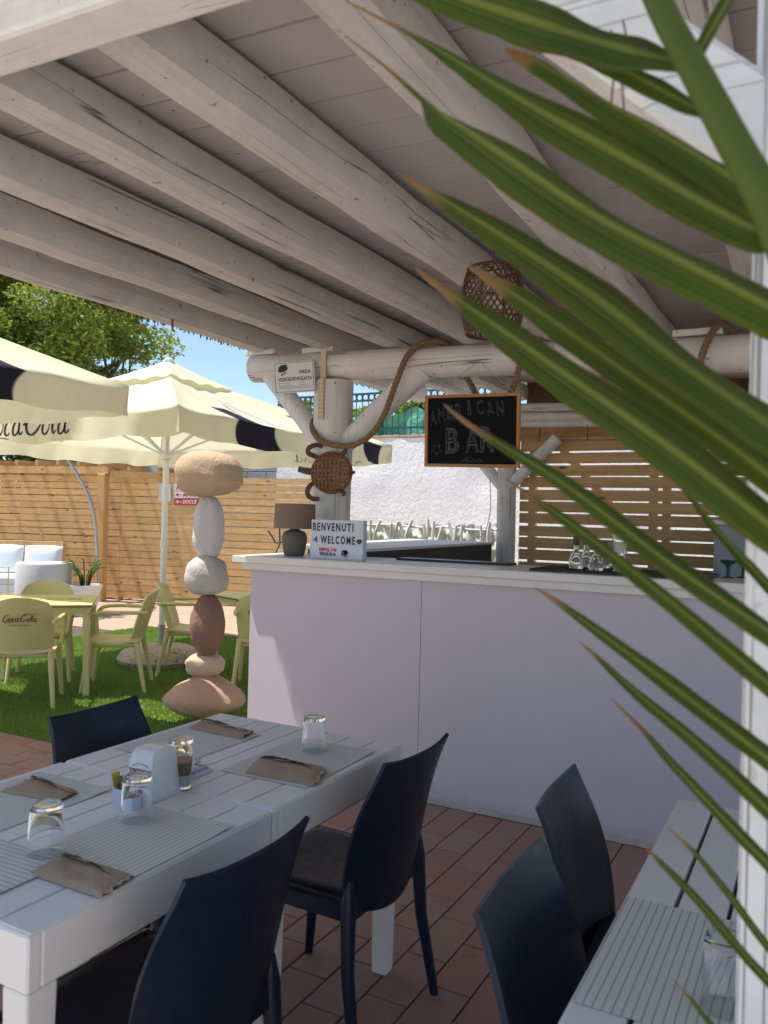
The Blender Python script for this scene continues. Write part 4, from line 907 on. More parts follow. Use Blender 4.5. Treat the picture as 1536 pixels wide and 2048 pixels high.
def cushion(mb, base, a, b, z, w, h, d, tilt=0):
    def f(sg_):
        def g(u, v):
            x = (u-.5)*2; y = (v-.5)*2; k_ = (1-abs(x)**3.2)*(1-abs(y)**3.2); k_ = max(k_, 0)**.4; t_ = sg_*d/2*k_
            return vp(base, a+x*w/2, b+t_+tilt*(y+1)*h/2, z+h/2+y*h/2*(1-.05*x*x))
        return g
    mb.grid(f(-1), 14, 14); mb.grid(lambda u, v: f(1)(1-u, v), 14, 14)
for a in (.25, -.35, -.95):
    mb = MB(); cushion(mb, sf, a, .34, .47, .58, .45, .2, .15); mb.build('back_cushion', M['cushion'], sofa, True, 180)
mb = MB(); mb.bar(vp(sf, -1.35, .06, .42), vp(sf, .48, .06, .42), .68, .13, (0, 0, 1), .03); mb.build('seat_cushion', M['cushion'], sofa)
mb = MB(); mb.tube([vp(sf, .05, -.35, .0), vp(sf, .05, -.35, .62), vp(sf, -.9, -.35, .62)], .015, 6); mb.build('arm_rail', M['ychair'], sofa)
pf = D(86, 1200, 11.6); pf.z = 0
mb = MB(); r_ = .37; mb.lathe([(0, 0), (r_, 0), (r_*1.01, .3), (r_, .70), (r_*.97, .725), (0, .73)], 36, pf); tag(mb.build('drum_table', M['pouf'], None, True, 40), 'white drum side table before the sofa', 'side table')
pp = D(169, 1200, 11.6); pp.z = 0
pot = thing('potted_plant', pp, 'bird of paradise plant in a white tapered pot by the pine post', 'plant')
mb = MB(); mb.lathe([(0, 0), (.15, 0), (.215, .36), (.235, .37), (.24, .43), (.215, .43), (.20, .38), (0, .38)], 32, pp); mb.build('pot', M['pot'], pot, True, 40)
mb = MB(); mb.lathe([(0, .385), (.2, .385)], 20, pp); mb.build('soil', M['dark'], pot)
rs = random.Random(14)
def leaf_blade(mb, base, dirv, L, w, bend=.3, n=6):
    dirv = Vector(dirv).normalized(); side = dirv.cross(Vector((0, 0, 1))); side = side.normalized() if side.length > .05 else Vector((1, 0, 0)); nrm = side.cross(dirv)
    vs = []
    for i in range(n+1):
        t_ = i/n; c0 = base+dirv*L*t_-Vector((0, 0, 1))*bend*L*t_*t_; ww = w*math.sin(PI*min(1, t_*.92+.08))**.7
        vs += [c0+side*ww+nrm*ww*.35, c0, c0-side*ww+nrm*ww*.35]
    mb.add(vs, [(3*i+a, 3*i+a+1, 3*i+a+4, 3*i+a+3) for i in range(n) for a in (0, 1)])
for i in range(17):
    a = rs.uniform(0, 2*PI); l = rs.uniform(.18, .42); q = pp+Vector((0, 0, .38)); tip = q+Vector((math.cos(a)*l*.55, math.sin(a)*l*.55, l))
    mb = MB(); mb.tube([q+Vector((math.cos(a)*.05, math.sin(a)*.05, 0)), q.lerp(tip, .5)+Vector((0, 0, .03)), tip], .009, 5); leaf_blade(mb, tip, (math.cos(a+rs.uniform(-.5, .5))*.6, math.sin(a)*.6, rs.uniform(.1, .9)), rs.uniform(.14, .26), rs.uniform(.03, .055)); mb.build('leaf', M['plantleaf'], pot, True, 180)
# ================================================================== trees and hedge
def foliage(mb, centers, n, size, rnd, flatz=.9):
    vs = []; fs = []
    for c0, r0, m in centers:
        for i in range(int(n*m)):
            while True:
                p_ = Vector((rnd.uniform(-1, 1), rnd.uniform(-1, 1), rnd.uniform(-1, 1)))
                if .15 < p_.length < 1: break
            p_ = Vector((c0.x+p_.x*r0*1.15, c0.y+p_.y*r0, c0.z+p_.z*r0*.7*flatz)); s_ = size*rnd.uniform(.6, 1.4)
            d1 = Vector((rnd.uniform(-1, 1), rnd.uniform(-1, 1), rnd.uniform(-.9, .3))).normalized(); d2 = d1.cross(Vector((rnd.uniform(-1, 1), rnd.uniform(-1, 1), rnd.uniform(-1, 1)))).normalized()
            k_ = len(vs); vs += [p_, p_+d1*s_*.5+d2*s_*.22, p_+d1*s_, p_+d1*s_*.5-d2*s_*.22]; fs.append((k_, k_+1, k_+2, k_+3))
    mb.add(vs, fs)
def tree(base, H, crown_c, R0, ncl, nleaf, size, label, seed, mat='leaf', trunk_r=.2):
    t = thing('leafy_tree', base, label, 'tree'); rnd = random.Random(seed); mb = MB(); cl = []
    top = Vector((crown_c.x, crown_c.y, crown_c.z)); fork = Vector(base)+Vector((0, 0, H*.35)); fork = fork.lerp(top, .12)
    mb.tube(spline([Vector(base), Vector(base).lerp(fork, .5)+Vector((.1, 0, 0)), fork], 4), [trunk_r*(1-.04*i) for i in range(9)], 8)
    for i in range(ncl):
        while True:
            d = Vector((rnd.uniform(-1, 1), rnd.uniform(-1, 1), rnd.uniform(-.75, 1)))
            if d.length < 1: break
        c0 = top+Vector((d.x*R0*1.25, d.y*R0, d.z*R0*.85)); cl.append((c0, R0*rnd.uniform(.17, .31), rnd.uniform(.5, 1.4)))
        if i % 2 == 0:
            m_ = fork.lerp(c0, .5)+Vector((rnd.uniform(-.3, .3), rnd.uniform(-.3, .3), rnd.uniform(0, .4))); mb.tube(spline([fork, m_, c0], 4), [trunk_r*.5*(1-.1*q) for q in range(9)], 6)
    mb.build('trunk', M['bark'], t, True, 60)
    mb = MB(); foliage(mb, cl, nleaf, size, rnd); mb.build('crown', M[mat], t)
    return t
tcn = D(62, 660, 17.5); tree((tcn.x, tcn.y, 0), 6, tcn, 2.25, 84, 720, .115, 'tall bright green tree rising behind the parasols', 31, trunk_r=.22)
tcn = D(-330, 600, 19); tree((tcn.x, tcn.y, 0), 6, tcn, 2.6, 40, 300, .17, 'broad green tree at the far left edge', 33, trunk_r=.22)
tcn = D(225, 668, 19); tree((tcn.x, tcn.y, 0), 5.5, tcn, .75, 14, 260, .13, 'small outlying tree right of the tall tree', 35, trunk_r=.1)
for i, (px_, y_, w, r_) in enumerate(((20, 925, 16, 1.3), (120, 935, 17, 1.3), (360, 930, 17, 1.1), (700, 850, 16.5, .8), (826, 806, 15, .32))):
    c0 = D(px_, y_, w); t = thing('garden_shrub', (c0.x, c0.y, 0 if i < 3 else 2.62), ['dark shrub at far left behind the fence', 'dark shrub behind the pine pergola rafters', 'dark shrub behind the parasol pole top', 'shrub on the raised terrace behind the netting', 'small yellowing bush poking above the green netting'][i], 'shrub', 'shrubs beyond the fence and wall')
    rnd = random.Random(50+i); cl = [(c0+Vector((rnd.uniform(-1, 1)*r_, rnd.uniform(-.5, .5)*r_, rnd.uniform(-.8, .4)*r_)), r_*.5, 1) for _ in range(9)]
    mb = MB(); foliage(mb, cl, 420, .12, rnd); mb.build('crown', M['hedge' if i < 3 else 'leaf'], t)
    mb = MB(); mb.tube([(c0.x, c0.y, 0 if i < 3 else 2.62), c0], .05, 6); mb.build('trunk', M['bark'], t)
mb = MB(); rnd = random.Random(77); cl = [(Vector((-16+.45*i, 10.35+.5+.2*math.sin(i)+(.2*.45*i), rnd.uniform(.2, 1.75))), .55, 1) for i in range(17) for _ in range(3)]
foliage(mb, cl, 330, .13, rnd); o = mb.build('hedge', M['hedge']); tag(o, 'dark hedge filling the ground behind the slat fence', 'hedge', None, 'stuff')
# ================================================================== PARASOLS
def parasol(cx, cy, zr, apex, bands, label, seed, textfaces=(), slant=0.0):
    t = thing('square_parasol', (cx, cy, 0), label, 'parasol', 'cream square parasols over the turf'); A_ = 1.65; vh = .20
    cs = [(A_, -A_), (A_, A_), (-A_, A_), (-A_, -A_)]; rnd = random.Random(seed)
    names = ['+x', '+y', '-x', '-y']
    def rim(k_, u):
        a, b = cs[k_], cs[(k_+1) % 4]; x = a[0]+(b[0]-a[0])*u; y = a[1]+(b[1]-a[1])*u
        sag = .10*math.sin(PI*u)*(1 if True else 0); pull = .05*math.sin(PI*u)
        return x*(1-pull*(1 if k_ % 2 == 0 else 0)*.5), y*(1-pull*(1 if k_ % 2 else 0)*.5), zr-.035*math.sin(PI*u)
    for k_ in range(4):
        a = cs[k_]
        def top(u, v):
            x, y, z = rim(k_, u); s_ = 1-v*.86
            zz = z+(apex-z)*v*.86-.10*math.sin(PI*v)*math.sin(PI*u)+.014*math.sin(u*26+v*7+seed)*math.sin(PI*v)*(math.sin(PI*u))-.045*(math.exp(-u*9)*math.sin(PI*min(1, u*6))+math.exp(-(1-u)*9)*math.sin(PI*min(1, (1-u)*6)))*(1-v)**2
            return (cx+x*s_, cy+y*s_, zz)
        mb = MB(); nu, nv = 28, 14; P = MB()
        # canvas panel with valance, one strip: v in [0,.25] valance, rest roof
        def sheet(u, v):
            if v < .3:
                q = v/.3; x, y, z = rim(k_, u); wob = .035*math.sin(u*17+seed)*(1-q)+.018*math.sin(u*43+seed*2)*(1-q)+.010*math.sin(u*71+seed*5+3*q)*(1-q)
                nx, ny = ((1, 0), (0, 1), (-1, 0), (0, -1))[k_]; cornerfold = .05*(1-q)*(math.exp(-u*14)+math.exp(-(1-u)*14))
                return (cx+x+nx*(wob-cornerfold), cy+y+ny*(wob-cornerfold), z-vh*(1-q)+.012*math.sin(u*31+seed)*(1-q))
            return top(u, (v-.3)/.7)
        P.grid(sheet, 48, 20)
        bnd = bands.get(names[k_])
        P.build('canopy_panel', fabric('canvas_panel', CREAM, bnd, .38, slant) if bnd else M['canvas'], t, True, 180)
    # vent cap
    mb = MB()
    for k_ in range(4):
        def vc(u, v):
            x, y, z = rim(k_, u); s_ = .27*(1-v)+.015*v; return (cx+x*s_, cy+y*s_, apex+.075*v**1.5-.15*(1-v)+.010*math.sin(u*22+k_*3+seed)*(1-v)-.02*math.sin(PI*u)*(1-v))
        mb.grid(vc, 20, 6)
    mb.build('vent_cap', M['canvas'], t, True, 180)
    mb = MB(); mb.lathe([(0, 0), (.05, 0), (.055, .02), (.03, .045), (0, .05)], 16, (cx, cy, apex+.065)); mb.build('finial', M['white_metal'], t, True, 60)
    mb = MB(); mb.tube([(cx, cy, .35), (cx, cy, apex)], .030, 16); mb.build('pole', M['white_metal'], t, True, 60)
    mb = MB(); mb.tube([(cx, cy, .0), (cx, cy, .38)], .037, 16); mb.box((cx-.12, cy-.12, .16), (cx+.12, cy+.12, .17)); mb.build('ground_sleeve', M['galv'], t, True, 40)
    for zc, r_ in ((1.18, .034), (zr-.22, .055)): mb = MB(); mb.lathe([(.03, -.03), (r_, -.03), (r_, .03), (.03, .03)], 16, (cx, cy, zc)); mb.build('hub', M['white_metal'], t, True, 40)
    for x, y in [(c0[0]*.95, c0[1]*.95) for c0 in cs]+[(0, A_*.92), (0, -A_*.92), (A_*.92, 0), (-A_*.92, 0)]:
        mb = MB(); mb.bar((cx, cy, apex-.10), (cx+x, cy+y, zr-.04), .018, .028); mb.build('rib', M['white_metal'], t)
        mb = MB(); mb.bar((cx, cy, zr-.22), (cx+x*.5, cy+y*.5, zr+(apex-zr)*.42), .014, .02); mb.build('strut', M['white_metal'], t)
    b_ = MB(); vs = []; b_.lathe([(0, 0), (.40, 0), (.42, .05), (.38, .11), (.28, .155), (.10, .165), (0, .165)], 28, (cx, cy, 0.008)); b_.build('stone_base', M['terrazzo'], t, True, 50)
    # printed logos on valances
    for face, ux_, flip_, ink, w_ in textfaces:
        mb = MB()
        if face == '-y': f = lambda x, y, z: (cx+ux_+x, cy-A_-.075, zr-vh+.015+y)
        elif face == '+y': f = lambda x, y, z: (cx+ux_-x, cy+A_-.10, zr-vh+.02+y)
        else: f = lambda x, y, z: (cx+A_+.075, cy+ux_+x, zr-vh+.015+y)
        script_logo(mb, 0, 0, w_, f); mb.build('printed_logo', ink, t)
    return t
faint = plain('faint_print', (.50, .42, .34), .8, .1, 20, 0)
parasol(-5.74, 6.1, 2.26, 2.90, {'+x': [(.235, .39), (.84, .955)], '-y': [(.02, .10)]}, 'cream square parasol with white pole standing in the middle of the turf', 1, (('-y', -.42, 1, M['ink'], 1.05), ('+y', 1.35, 1, faint, .9)))
parasol(-5.86, 2.45, 2.345, 3.1, {'+x': [(.675, .735)]}, 'nearer cream parasol reaching in from the left edge with navy bands', 4, (), -.13)
mb = MB(); sa = [atY(548, 1112, 4.35), atY(560, 1088, 4.35), atY(559, 1055, 4.35), atY(537, 1062, 4.35), atY(552, 1086, 4.35), atY(566, 1084, 4.35)]
ms = thing('metal_stand', sa[0], 'thin dark metal stand with forked arms behind the table lamp', 'stand')
mb.tube([sa[0], sa[1], sa[2]], .005, 6); mb.build('arm', M['black'], ms); mb = MB(); mb.tube([sa[3], sa[4], sa[1]], .005, 6); mb.build('arm', M['black'], ms); mb = MB(); mb.tube([sa[4], sa[5]], .005, 6); mb.build('arm', M['black'], ms)
# ================================================================== STONE STACK
sw_ = 5.75
stack = thing('stone_totem', D(412, 1440, sw_), 'totem of six balanced smooth boulders beside the bar', 'sculpture'); bz0 = stack.location
stack.location = (bz0.x, bz0.y, 0); OFF[stack.name] = Vector((bz0.x, bz0.y, 0))
def boulder(x0, x1, y0, y1, mat, seed, rot=0, depth=None, sq=2.3, shape=None, label=None):
    c0 = D((x0+x1)/2, (y0+y1)/2, sw_); a = (x1-x0)/2/F_PX*sw_; b = (y1-y0)/2/F_PX*sw_; dp = depth or a*.85; mb = MB(); n1, n2 = 36, 22; vs = []
    ca, sa = math.cos(rot), math.sin(rot)
    for j in range(n2+1):
        ph_ = PI*j/n2
        for i in range(n1):
            th = 2*PI*i/n1; x, y, z = math.sin(ph_)*math.cos(th), math.sin(ph_)*math.sin(th), math.cos(ph_)
            q = (abs(x)**sq+abs(y)**sq+abs(z)**sq)**(-1/sq); q *= 1+.045*noise1(x*2+y*1.3, seed)+.045*noise1(z*2.3+x, seed+4)+.008*noise1(x*6+z*5, seed+9)*noise1(y*5-z*3, seed); x, y, z = x*q, y*q, z*q
            if shape: x, y, z = shape(x, y, z)
            X, Z = x*ca-z*sa, x*sa+z*ca
            vs.append(c0+VX*X*a+VY*y*dp+Vector((0, 0, 1))*Z*b)
    mb.add(vs, [(j*n1+i, (j+1)*n1+i, (j+1)*n1+(i+1) % n1, j*n1+(i+1) % n1) for j in range(n2) for i in range(n1)])
    o = mb.build('boulder', M[mat], stack, True, 180); o['label'] = label
boulder(331, 490, 1345, 1438, 'st_pink', 1, 0, .26, 2.0, lambda x, y, z: (x*(1-.50*max(z+.15, 0)**1.25)*1.05, y*(1-.2*max(z, 0)), z if z > 0 else z*.92), 'broad pink bottom boulder')
boulder(373, 449, 1306, 1352, 'st_cream', 2, .12, .12, 2.5, None, 'small flat cream boulder')
boulder(381, 449, 1187, 1314, 'st_brown', 3, -.06, .12, 2.3, lambda x, y, z: (x*(1-.12*z*z), y, z), 'upright reddish brown boulder')
boulder(370, 456, 1111, 1190, 'st_grey', 5, 0, .13, 2.5, lambda x, y, z: (x*(1+.10*z*-1), y, z), 'rounded pale grey boulder')
boulder(387, 449, 990, 1117, 'st_white', 6, .03, .11, 2.3, lambda x, y, z: (x*(1+.10*-z), y, z), 'upright white boulder')
boulder(353, 486, 903, 993, 'st_tan', 7, .03, .19, 2.7, lambda x, y, z: (x, y, z*(1-.10*x)), 'large tan top boulder')
# ================================================================== DINING TABLES
def dining_table(x0, x1, y0, y1, label, nb_=8, gp=.0028):
    t = thing('slatted_table', ((x0+x1)/2, (y0+y1)/2, 0), label, 'table', 'off white slatted dining tables'); H = .745; e = .003
    x0 += e; x1 -= e; y0 += e; y1 -= e; bw_ = (x1-x0)/nb_
    for i in range(nb_):
        a = x0+bw_*i; mb = MB(); mb.box((a+gp, y0+.006, H-.022), (a+bw_-gp, y1-.006, H), None, .0025); mb.build('board', M['resin'], t)
    mb = MB(); mb.box((x0+.01, y0+.01, H-.032), (x1-.01, y1-.01, H-.0225)); mb.build('underlay', M['grout'], t)
    ah = .085
    for a, b in (((x0, y0), (x1, y0+.03)), ((x0, y1-.03), (x1, y1)), ((x0, y0+.0305), (x0+.03, y1-.0305)), ((x1-.03, y0+.0305), (x1, y1-.0305))):
        mb = MB(); mb.box((a[0], a[1], H-.023-ah), (b[0], b[1], H-.0232 if False else H-.003), None, .004); mb.build('apron', M['resin'], t)
    for sx_ in (0, 1):
        for sy_ in (0, 1):
            cx = x0+.037 if sx_ == 0 else x1-.037; cy = y0+.037 if sy_ == 0 else y1-.037; r_ = .034
            mb = MB(); zt_ = H-.023-ah-.001
            vs = []
            for z, q in ((zt_, r_), (0, r_*.78)):
                vs += [(cx-q, cy-q, z), (cx+q, cy-q, z), (cx+q, cy+q, z), (cx-q, cy+q, z)]
            mb.add(vs, [(0, 1, 2, 3), (7, 6, 5, 4), (4, 5, 1, 0), (5, 6, 2, 1), (6, 7, 3, 2), (7, 4, 0, 3)]); o = mb.build('leg', M['resin'], t); m_ = o.modifiers.new('soft', 'BEVEL'); m_.width = .006; m_.segments = 2
    return t
dining_table(-1.995, -1.22, .985, 1.715, 'near off white slatted table set with glasses and paper mats')
dining_table(-1.995, -1.22, 1.715, 2.445, 'far off white slatted table joined to the near one, closest to the bar')
dining_table(-.345, .43, 1.655, 2.385, 'off white slatted table at the right against the white post', 8, .0045)
dining_table(-.345, .43, .925, 1.655, 'off white slatted table at the lower right corner with a striped mat', 8, .0045)
# ================================================================== NAVY CHAIRS
def make_chair():
    t = thing('plastic_chair', (0, 0, 0), 'x', 'chair', 'navy plastic chairs at the dining tables', local=True); m = M['navy']
    # seat: front at +y
    mb = MB()
    def seat(u, v):
        y = -.20+.42*v; hw = (.205+.012*v); x = (u-.5)*2*hw; ed = max(abs(u-.5)*2-.8, 0)/.2
        return (x, y-(.03*(abs(u-.5)*2)**4 if v > .9 else 0), .452-.012*math.sin(PI*v)*(1-(abs(u-.5)*2)**2)-.012*ed*ed-(.02*((v-.9)/.1)**2 if v > .9 else 0))
    mb.grid(seat, 18, 14, .016); mb.build('seat', m, t, True, 50)
    mb = MB(); mb.bar((-.195, .195, .415), (.195, .195, .415), .018, .06); 
    for s_ in (-1, 1): mb.bar((s_*.195, -.19, .415), (s_*.2, .2, .415), .018, .06)
    mb.bar((-.19, -.195, .415), (.19, -.195, .415), .018, .06); mb.build('seat_rim', m, t)
    mb = MB()
    def back(u, v):
        w = (.205+.022*math.sin(PI*min(1, v*1.1))-.012*v*v); s_ = (u-.5)*2; x = s_*w
        y = -.205-.030*v-.080*v**2.4; curv = .064*(1-v*.25); y += -curv*(1-s_*s_)*(.35+.65*math.sin(PI*min(1, .15+v*.85)))+curv*.35
        z = .425+.393*v-.016*(1-s_*s_)*v*-1*(1 if v > .8 else 0)*0
        z += (-.055*(1-abs(s_)**2)*(1-v)**3)       # lower edge dips behind the seat
        z += v**6*(.004+.010*abs(s_)**3)
        return (x, y, z)
    mb.grid(back, 20, 22, .011); mb.build('backrest', m, t, True, 60)
    for sx_ in (-1, 1):
        mb = MB(); mb.tube([(sx_*.196, .185, .44), (sx_*.205, .205, .2), (sx_*.214, .225, .0)], [.022, .019, .014], 8); mb.build('leg', m, t, True, 60)
        mb = MB(); mb.tube([(sx_*.199, -.196, .50), (sx_*.201, -.195, .44), (sx_*.212, -.205, .25), (sx_*.23, -.25, .0)], [.010, .023, .019, .014], 8); mb.build('leg', m, t, True, 60)
    return t
ch = make_chair()
spots = [((-1.315, 2.155), PI/2-.04, 'navy plastic chair between table and bar, right side of the far white table'), ((-1.29, 1.34), PI/2-.03, 'nearest navy plastic chair, lower left, right side of the near table'),
         ((-1.875, 2.0), -PI/2+.02, 'navy plastic chair on the far side of the tables facing the napkin holder'), ((-.292, 2.06), -PI/2+.05, 'navy plastic chair nearest the bar at the right table'),
         ((-.218, 1.50), -PI/2+.02, 'navy plastic chair with lit edge at the lower right table')]
for i, (p_, rz, lb) in enumerate(spots): place(ch, i == 0, (p_[0], p_[1], 0), rz, lb)
# ================================================================== YELLOW FURNITURE
def make_armchair():
    t = thing('resin_armchair', (0, 0, 0), 'x', 'armchair', 'sage yellow resin armchairs on the turf', local=True); m = M['ychair']
    mb = MB(); mb.grid(lambda u, v: ((u-.5)*(.44-.04*v*0), -.20+.43*v, .45-.03*math.sin(PI*v)-.02*(1-(2*u-1)**2)+(-.03*((v-.85)/.15)**2 if v > .85 else 0)), 14, 12, .02); mb.build('seat', m, t, True, 60)
    mb = MB(); mb.box((-.205, -.17, .375), (.205, .19, .415), None, .01); mb.build('seat_rim', m, t)
    def back(u, v):
        s_ = (u-.5)*2; w = .235*(1-.42*max(0, v-.6)**2*6.2*.5)*(1-.10*(1-v)**2); 
        x = s_*w; return (x, -.22-.12*v+.075*s_*s_, .44+.40*v*(1-.10*s_*s_*v))
    mb = MB(); mb.grid(back, 18, 16, .016); bk = mb.build('backrest', m, t, True, 60)
    mb = MB()
    def f(x, y, z):
        u = x/.47+.5; v = (y-.44)/.40; q = Vector(back(u, v)); return (q.x, q.y-.022, q.z)
    script_logo(mb, -.12, .665, .24, lambda x, y, z: f(x, y, z))
    put_text(mb, 'SAME MOMENT', .02, lambda x, y, z: f(-.075+x, .632+y, z), width=.15, height=.010)
    mb.build('printed_logo', M['ink'], t)
    for s_ in (-1, 1):
        mb = MB(); mb.tube(spline([(s_*.225, -.27, .66), (s_*.25, -.12, .665), (s_*.262, .08, .665), (s_*.262, .18, .64), (s_*.255, .215, .56), (s_*.235, .20, .43)], 5), .016, 8); mb.build('armrest', m, t, True, 60)
        mb = MB(); mb.tube([(s_*.215, .17, .43), (s_*.25, .235, 0)], [.024, .015], 8); mb.build('leg', m, t, True, 60)
        mb = MB(); mb.tube([(s_*.20, -.18, .43), (s_*.24, -.27, 0)], [.024, .015], 8); mb.build('leg', m, t, True, 60)
    return t
ac = make_armchair()
def fz(f): return math.atan2(-f[0], f[1])
f1 = (-.69, .72)
yl = [((-5.37, 4.24), f1, 'sage yellow armchair at left with its printed back towards the camera'), ((-5.22, 5.02), (-.80, -.60), 'sage yellow armchair side on between the left table and the parasol'),
      ((-6.02, 4.93), (.69, -.72), 'sage yellow armchair on the far side of the left yellow table'), ((-5.17, 5.88), (.80, .55), 'sage yellow armchair behind the parasol base facing right'),
      ((-4.72, 6.9), (.3, -.95), 'sage yellow armchair behind the right yellow table'), ((-4.22, 5.75), (-.5, .86), 'sage yellow armchair half hidden by the stone totem')]
for i, (p_, f_, lb) in enumerate(yl): place(ac, i == 0, (p_[0], p_[1], 0), fz(f_), lb)
def ytable(c0, ang, label, first, logo=True):
    global YT
    if first:
        t = thing('square_table', (0, 0, 0), label, 'table', 'yellow square tables on the turf', local=True); s_ = .40
        mb = MB(); mb.box((-s_, -s_, .728), (s_, s_, .742), None, .003); mb.build('tabletop', M['ytable'], t)
        mb = MB(); mb.box((-s_+.004, -s_+.004, .720), (s_-.004, s_-.004, .7275)); mb.build('top_edge', M['dark'], t)
        mb = MB(); mb.box((-s_+.03, -s_+.03, .66), (s_-.03, s_-.03, .7195)); mb.build('apron', M['ytable'], t)
        mb = MB(); script_logo(mb, -.3, -.08, .6, lambda x, y, z: (y+.05, -x, .7425)); mb.build('printed_logo', faint if False else plain('brown_print', (.25, .2, .1), .6), t)
        for a in (-1, 1):
            for b in (-1, 1):
                mb = MB(); mb.bar((a*(s_-.045), b*(s_-.045), .659), (a*(s_-.03), b*(s_-.03), 0), .05, .05, (1, 0, 0), .008); mb.build('leg', M['ytable'], t)
        YT = t
    else: t = copy_tree(YT)
    t.location = (c0[0], c0[1], 0); t.rotation_euler = (0, 0, ang); tag(t, label); return t
ytable((-5.68, 4.66), math.atan2(.72, -.69), 'lime yellow square table at left with printed top', True)
ytable((-4.52, 6.21), math.radians(65+45-42), 'lime yellow square table behind the stone totem', False)
# ================================================================== TABLE SETTING
TH = .745
def placemat(x0, x1, y0, y1, m, label, rz=0, dz=0):
    mb = MB(); cx, cy = (x0+x1)/2, (y0+y1)/2; w, h = x1-x0, y1-y0
    mb.grid(lambda u, v: ((u-.5)*w, (v-.5)*h, .0012+.0012*max(0, noise1(u*5+x0*9, 3))*(abs(u-.5)*2)**4+.006*max(0, (u+v-1.75))*3), 14, 14, .0004)
    o = mb.build('placemat', M[m], None, True, 60); o.location = (cx, cy, TH+.001+dz); o.rotation_euler = (0, 0, rz); tag(o, label, 'placemat', 'striped paper placemats'); return o
placemat(-1.525, -1.235, 1.155, 1.575, 'mat_x', 'striped placemat under the nearest glass and torn pouch', .0)
placemat(-1.545, -1.25, 1.895, 2.31, 'mat_x', 'striped placemat at the far right corner of the joined tables', .02)
placemat(-1.965, -1.675, 1.885, 2.27, 'mat_x', 'striped placemat at the far left corner of the joined tables', 0)
placemat(-1.965, -1.675, 1.24, 1.61, 'mat_x', 'striped placemat at the left edge under the flat pouch', 0)
placemat(-1.80, -1.40, .985, 1.235, 'mat_y', 'striped placemat lying across the near end of the table', .02, .002)
placemat(-.335, -.04, 1.285, 1.70, 'mat_x', 'striped placemat on the right hand table', .0)
def tumbler(q, label, h=.108, r0=.0400, r1=.0335, inverted=True):
    t = thing('glass_tumbler', q, label, 'glass', 'upturned drinking glasses'); s_ = [(0, 0), (r0, 0)]
    if inverted: prof = [(r0, 0), (r0*.985, .002), (r1, h-.004), (r1-.004, h), (0.001, h), (.001, h-.003), (r1-.009, h-.002), (r1-.0075, h-.014), (.001, h-.018), (.001, h-.0181), (r1-.004, h-.022), (r0-.0022, .002), (r0, 0)]
    if inverted: prof = [(r0, 0), (r1+.001, h-.010), (r1, h-.002), (r1-.003, h), (r1-.008, h-.001), (r1-.011, h-.004), (0, h-.004)][::1]+[]
    outer = prof; inner = [(0, h-.013), (r1-.006, h-.013), (r1-.0025, h-.019), (r0-.002, 0.0)]
    mb = MB(); mb.lathe(outer+inner+[(r0, 0)], 32, q); mb.build('glass_body', M['glass'], t, True, 35); return t
def gp_(x, y): return G(x, y, TH+.0045)
tumbler(gp_(91, 1706), 'upturned clear glass nearest the camera on the left table')
tumbler(gp_(273, 1640), 'upturned clear glass before the lilac sugar box')
tumbler(gp_(627, 1500), 'upturned clear glass at the far right corner by the bar')
tumbler(gp_(360, 1552), 'upturned clear glass behind the layered coffee')
tumbler(gp_(1452, 2012), 'upturned clear glass on the right hand table')
q = gp_(364, 1574); t = thing('latte_glass', q, 'small glass of layered milky coffee by the napkin holder', 'drink')
mb = MB(); mb.lathe([(0, 0), (.022, 0), (.024, .008), (.0285, .085), (.0270, .085), (.0225, .008), (0, .008)], 28, q); mb.build('glass_body', M['glass'], t, True, 35)
mb = MB(); mb.lathe([(0, .0085), (.0220, .0085), (.0238, .036), (0, .036)], 24, q); mb.build('milk_layer', M['milk'], t, True, 35)
mb = MB(); mb.lathe([(0, .0362), (.0238, .0362), (.0255, .070), (0, .070)], 24, q); mb.build('coffee_layer', M['coffee'], t, True, 35)
mb = MB(); mb.lathe([(0, .0702), (.0256, .0702), (.026, .077), (0, .079)], 24, q); mb.build('foam_layer', plain('foam', (.42, .27, .16), .8, .2, 60, .2), t, True, 35)
rs = random.Random(3); mb = MB(); qq = G(398, 1545, TH+.05)
for i in range(5): mb.tube([q+Vector((.03, .012, .062)), q+Vector((.045+rs.uniform(0, .012), .02, .066+rs.uniform(-.006, .018)))], .0012, 4)
tag(mb.build('twine_tuft', M['rope']), 'little brown twine tuft behind the coffee glass', 'twine')
# napkin dispenser
n0, n1 = G(248, 1603, TH), G(303, 1607, TH); nc = G(300, 1597, TH)
nx = Vector((-1.575, 1.585, TH)); 
pa_, pb_ = G(245, 1595, TH), G(302, 1608, TH); pcn = G(346, 1578, TH); ex = (pb_-pa_); wn = ex.length; ex.normalize(); ey = (pcn-pb_); dn = ey.length; ey.normalize(); ey = (ey-ex*ey.dot(ex)).normalized()
nap = thing('napkin_dispenser', pa_, 'white plastic napkin dispenser printed TORTORICI caffè', 'napkin holder')
hn = .128
def nf(x, y, z): return pa_+ex*x+ey*y+Vector((0, 0, z))
def npro(s_, y_, inset=0):
    return None
mb = MB(); vs = []; prof = [(0, 0), (.004, .02), (.010, .08), (.016, .110), (.024, .122), (.034, hn)]; N = len(prof)
side = [(p_[0], p_[1]) for p_ in prof]+[(dn-p_[0], p_[1]) for p_ in reversed(prof)]
for x_, ins in ((0, .006), (.004, 0), (wn-.004, 0), (wn, .006)):
    for (yy_, zz_) in side: vs.append(nf(x_+(.012*(zz_/hn)**2)*(1 if x_ < wn/2 else -1), yy_+(ins if yy_ < dn/2 else -ins), zz_-(ins if zz_ > .1 else 0)))
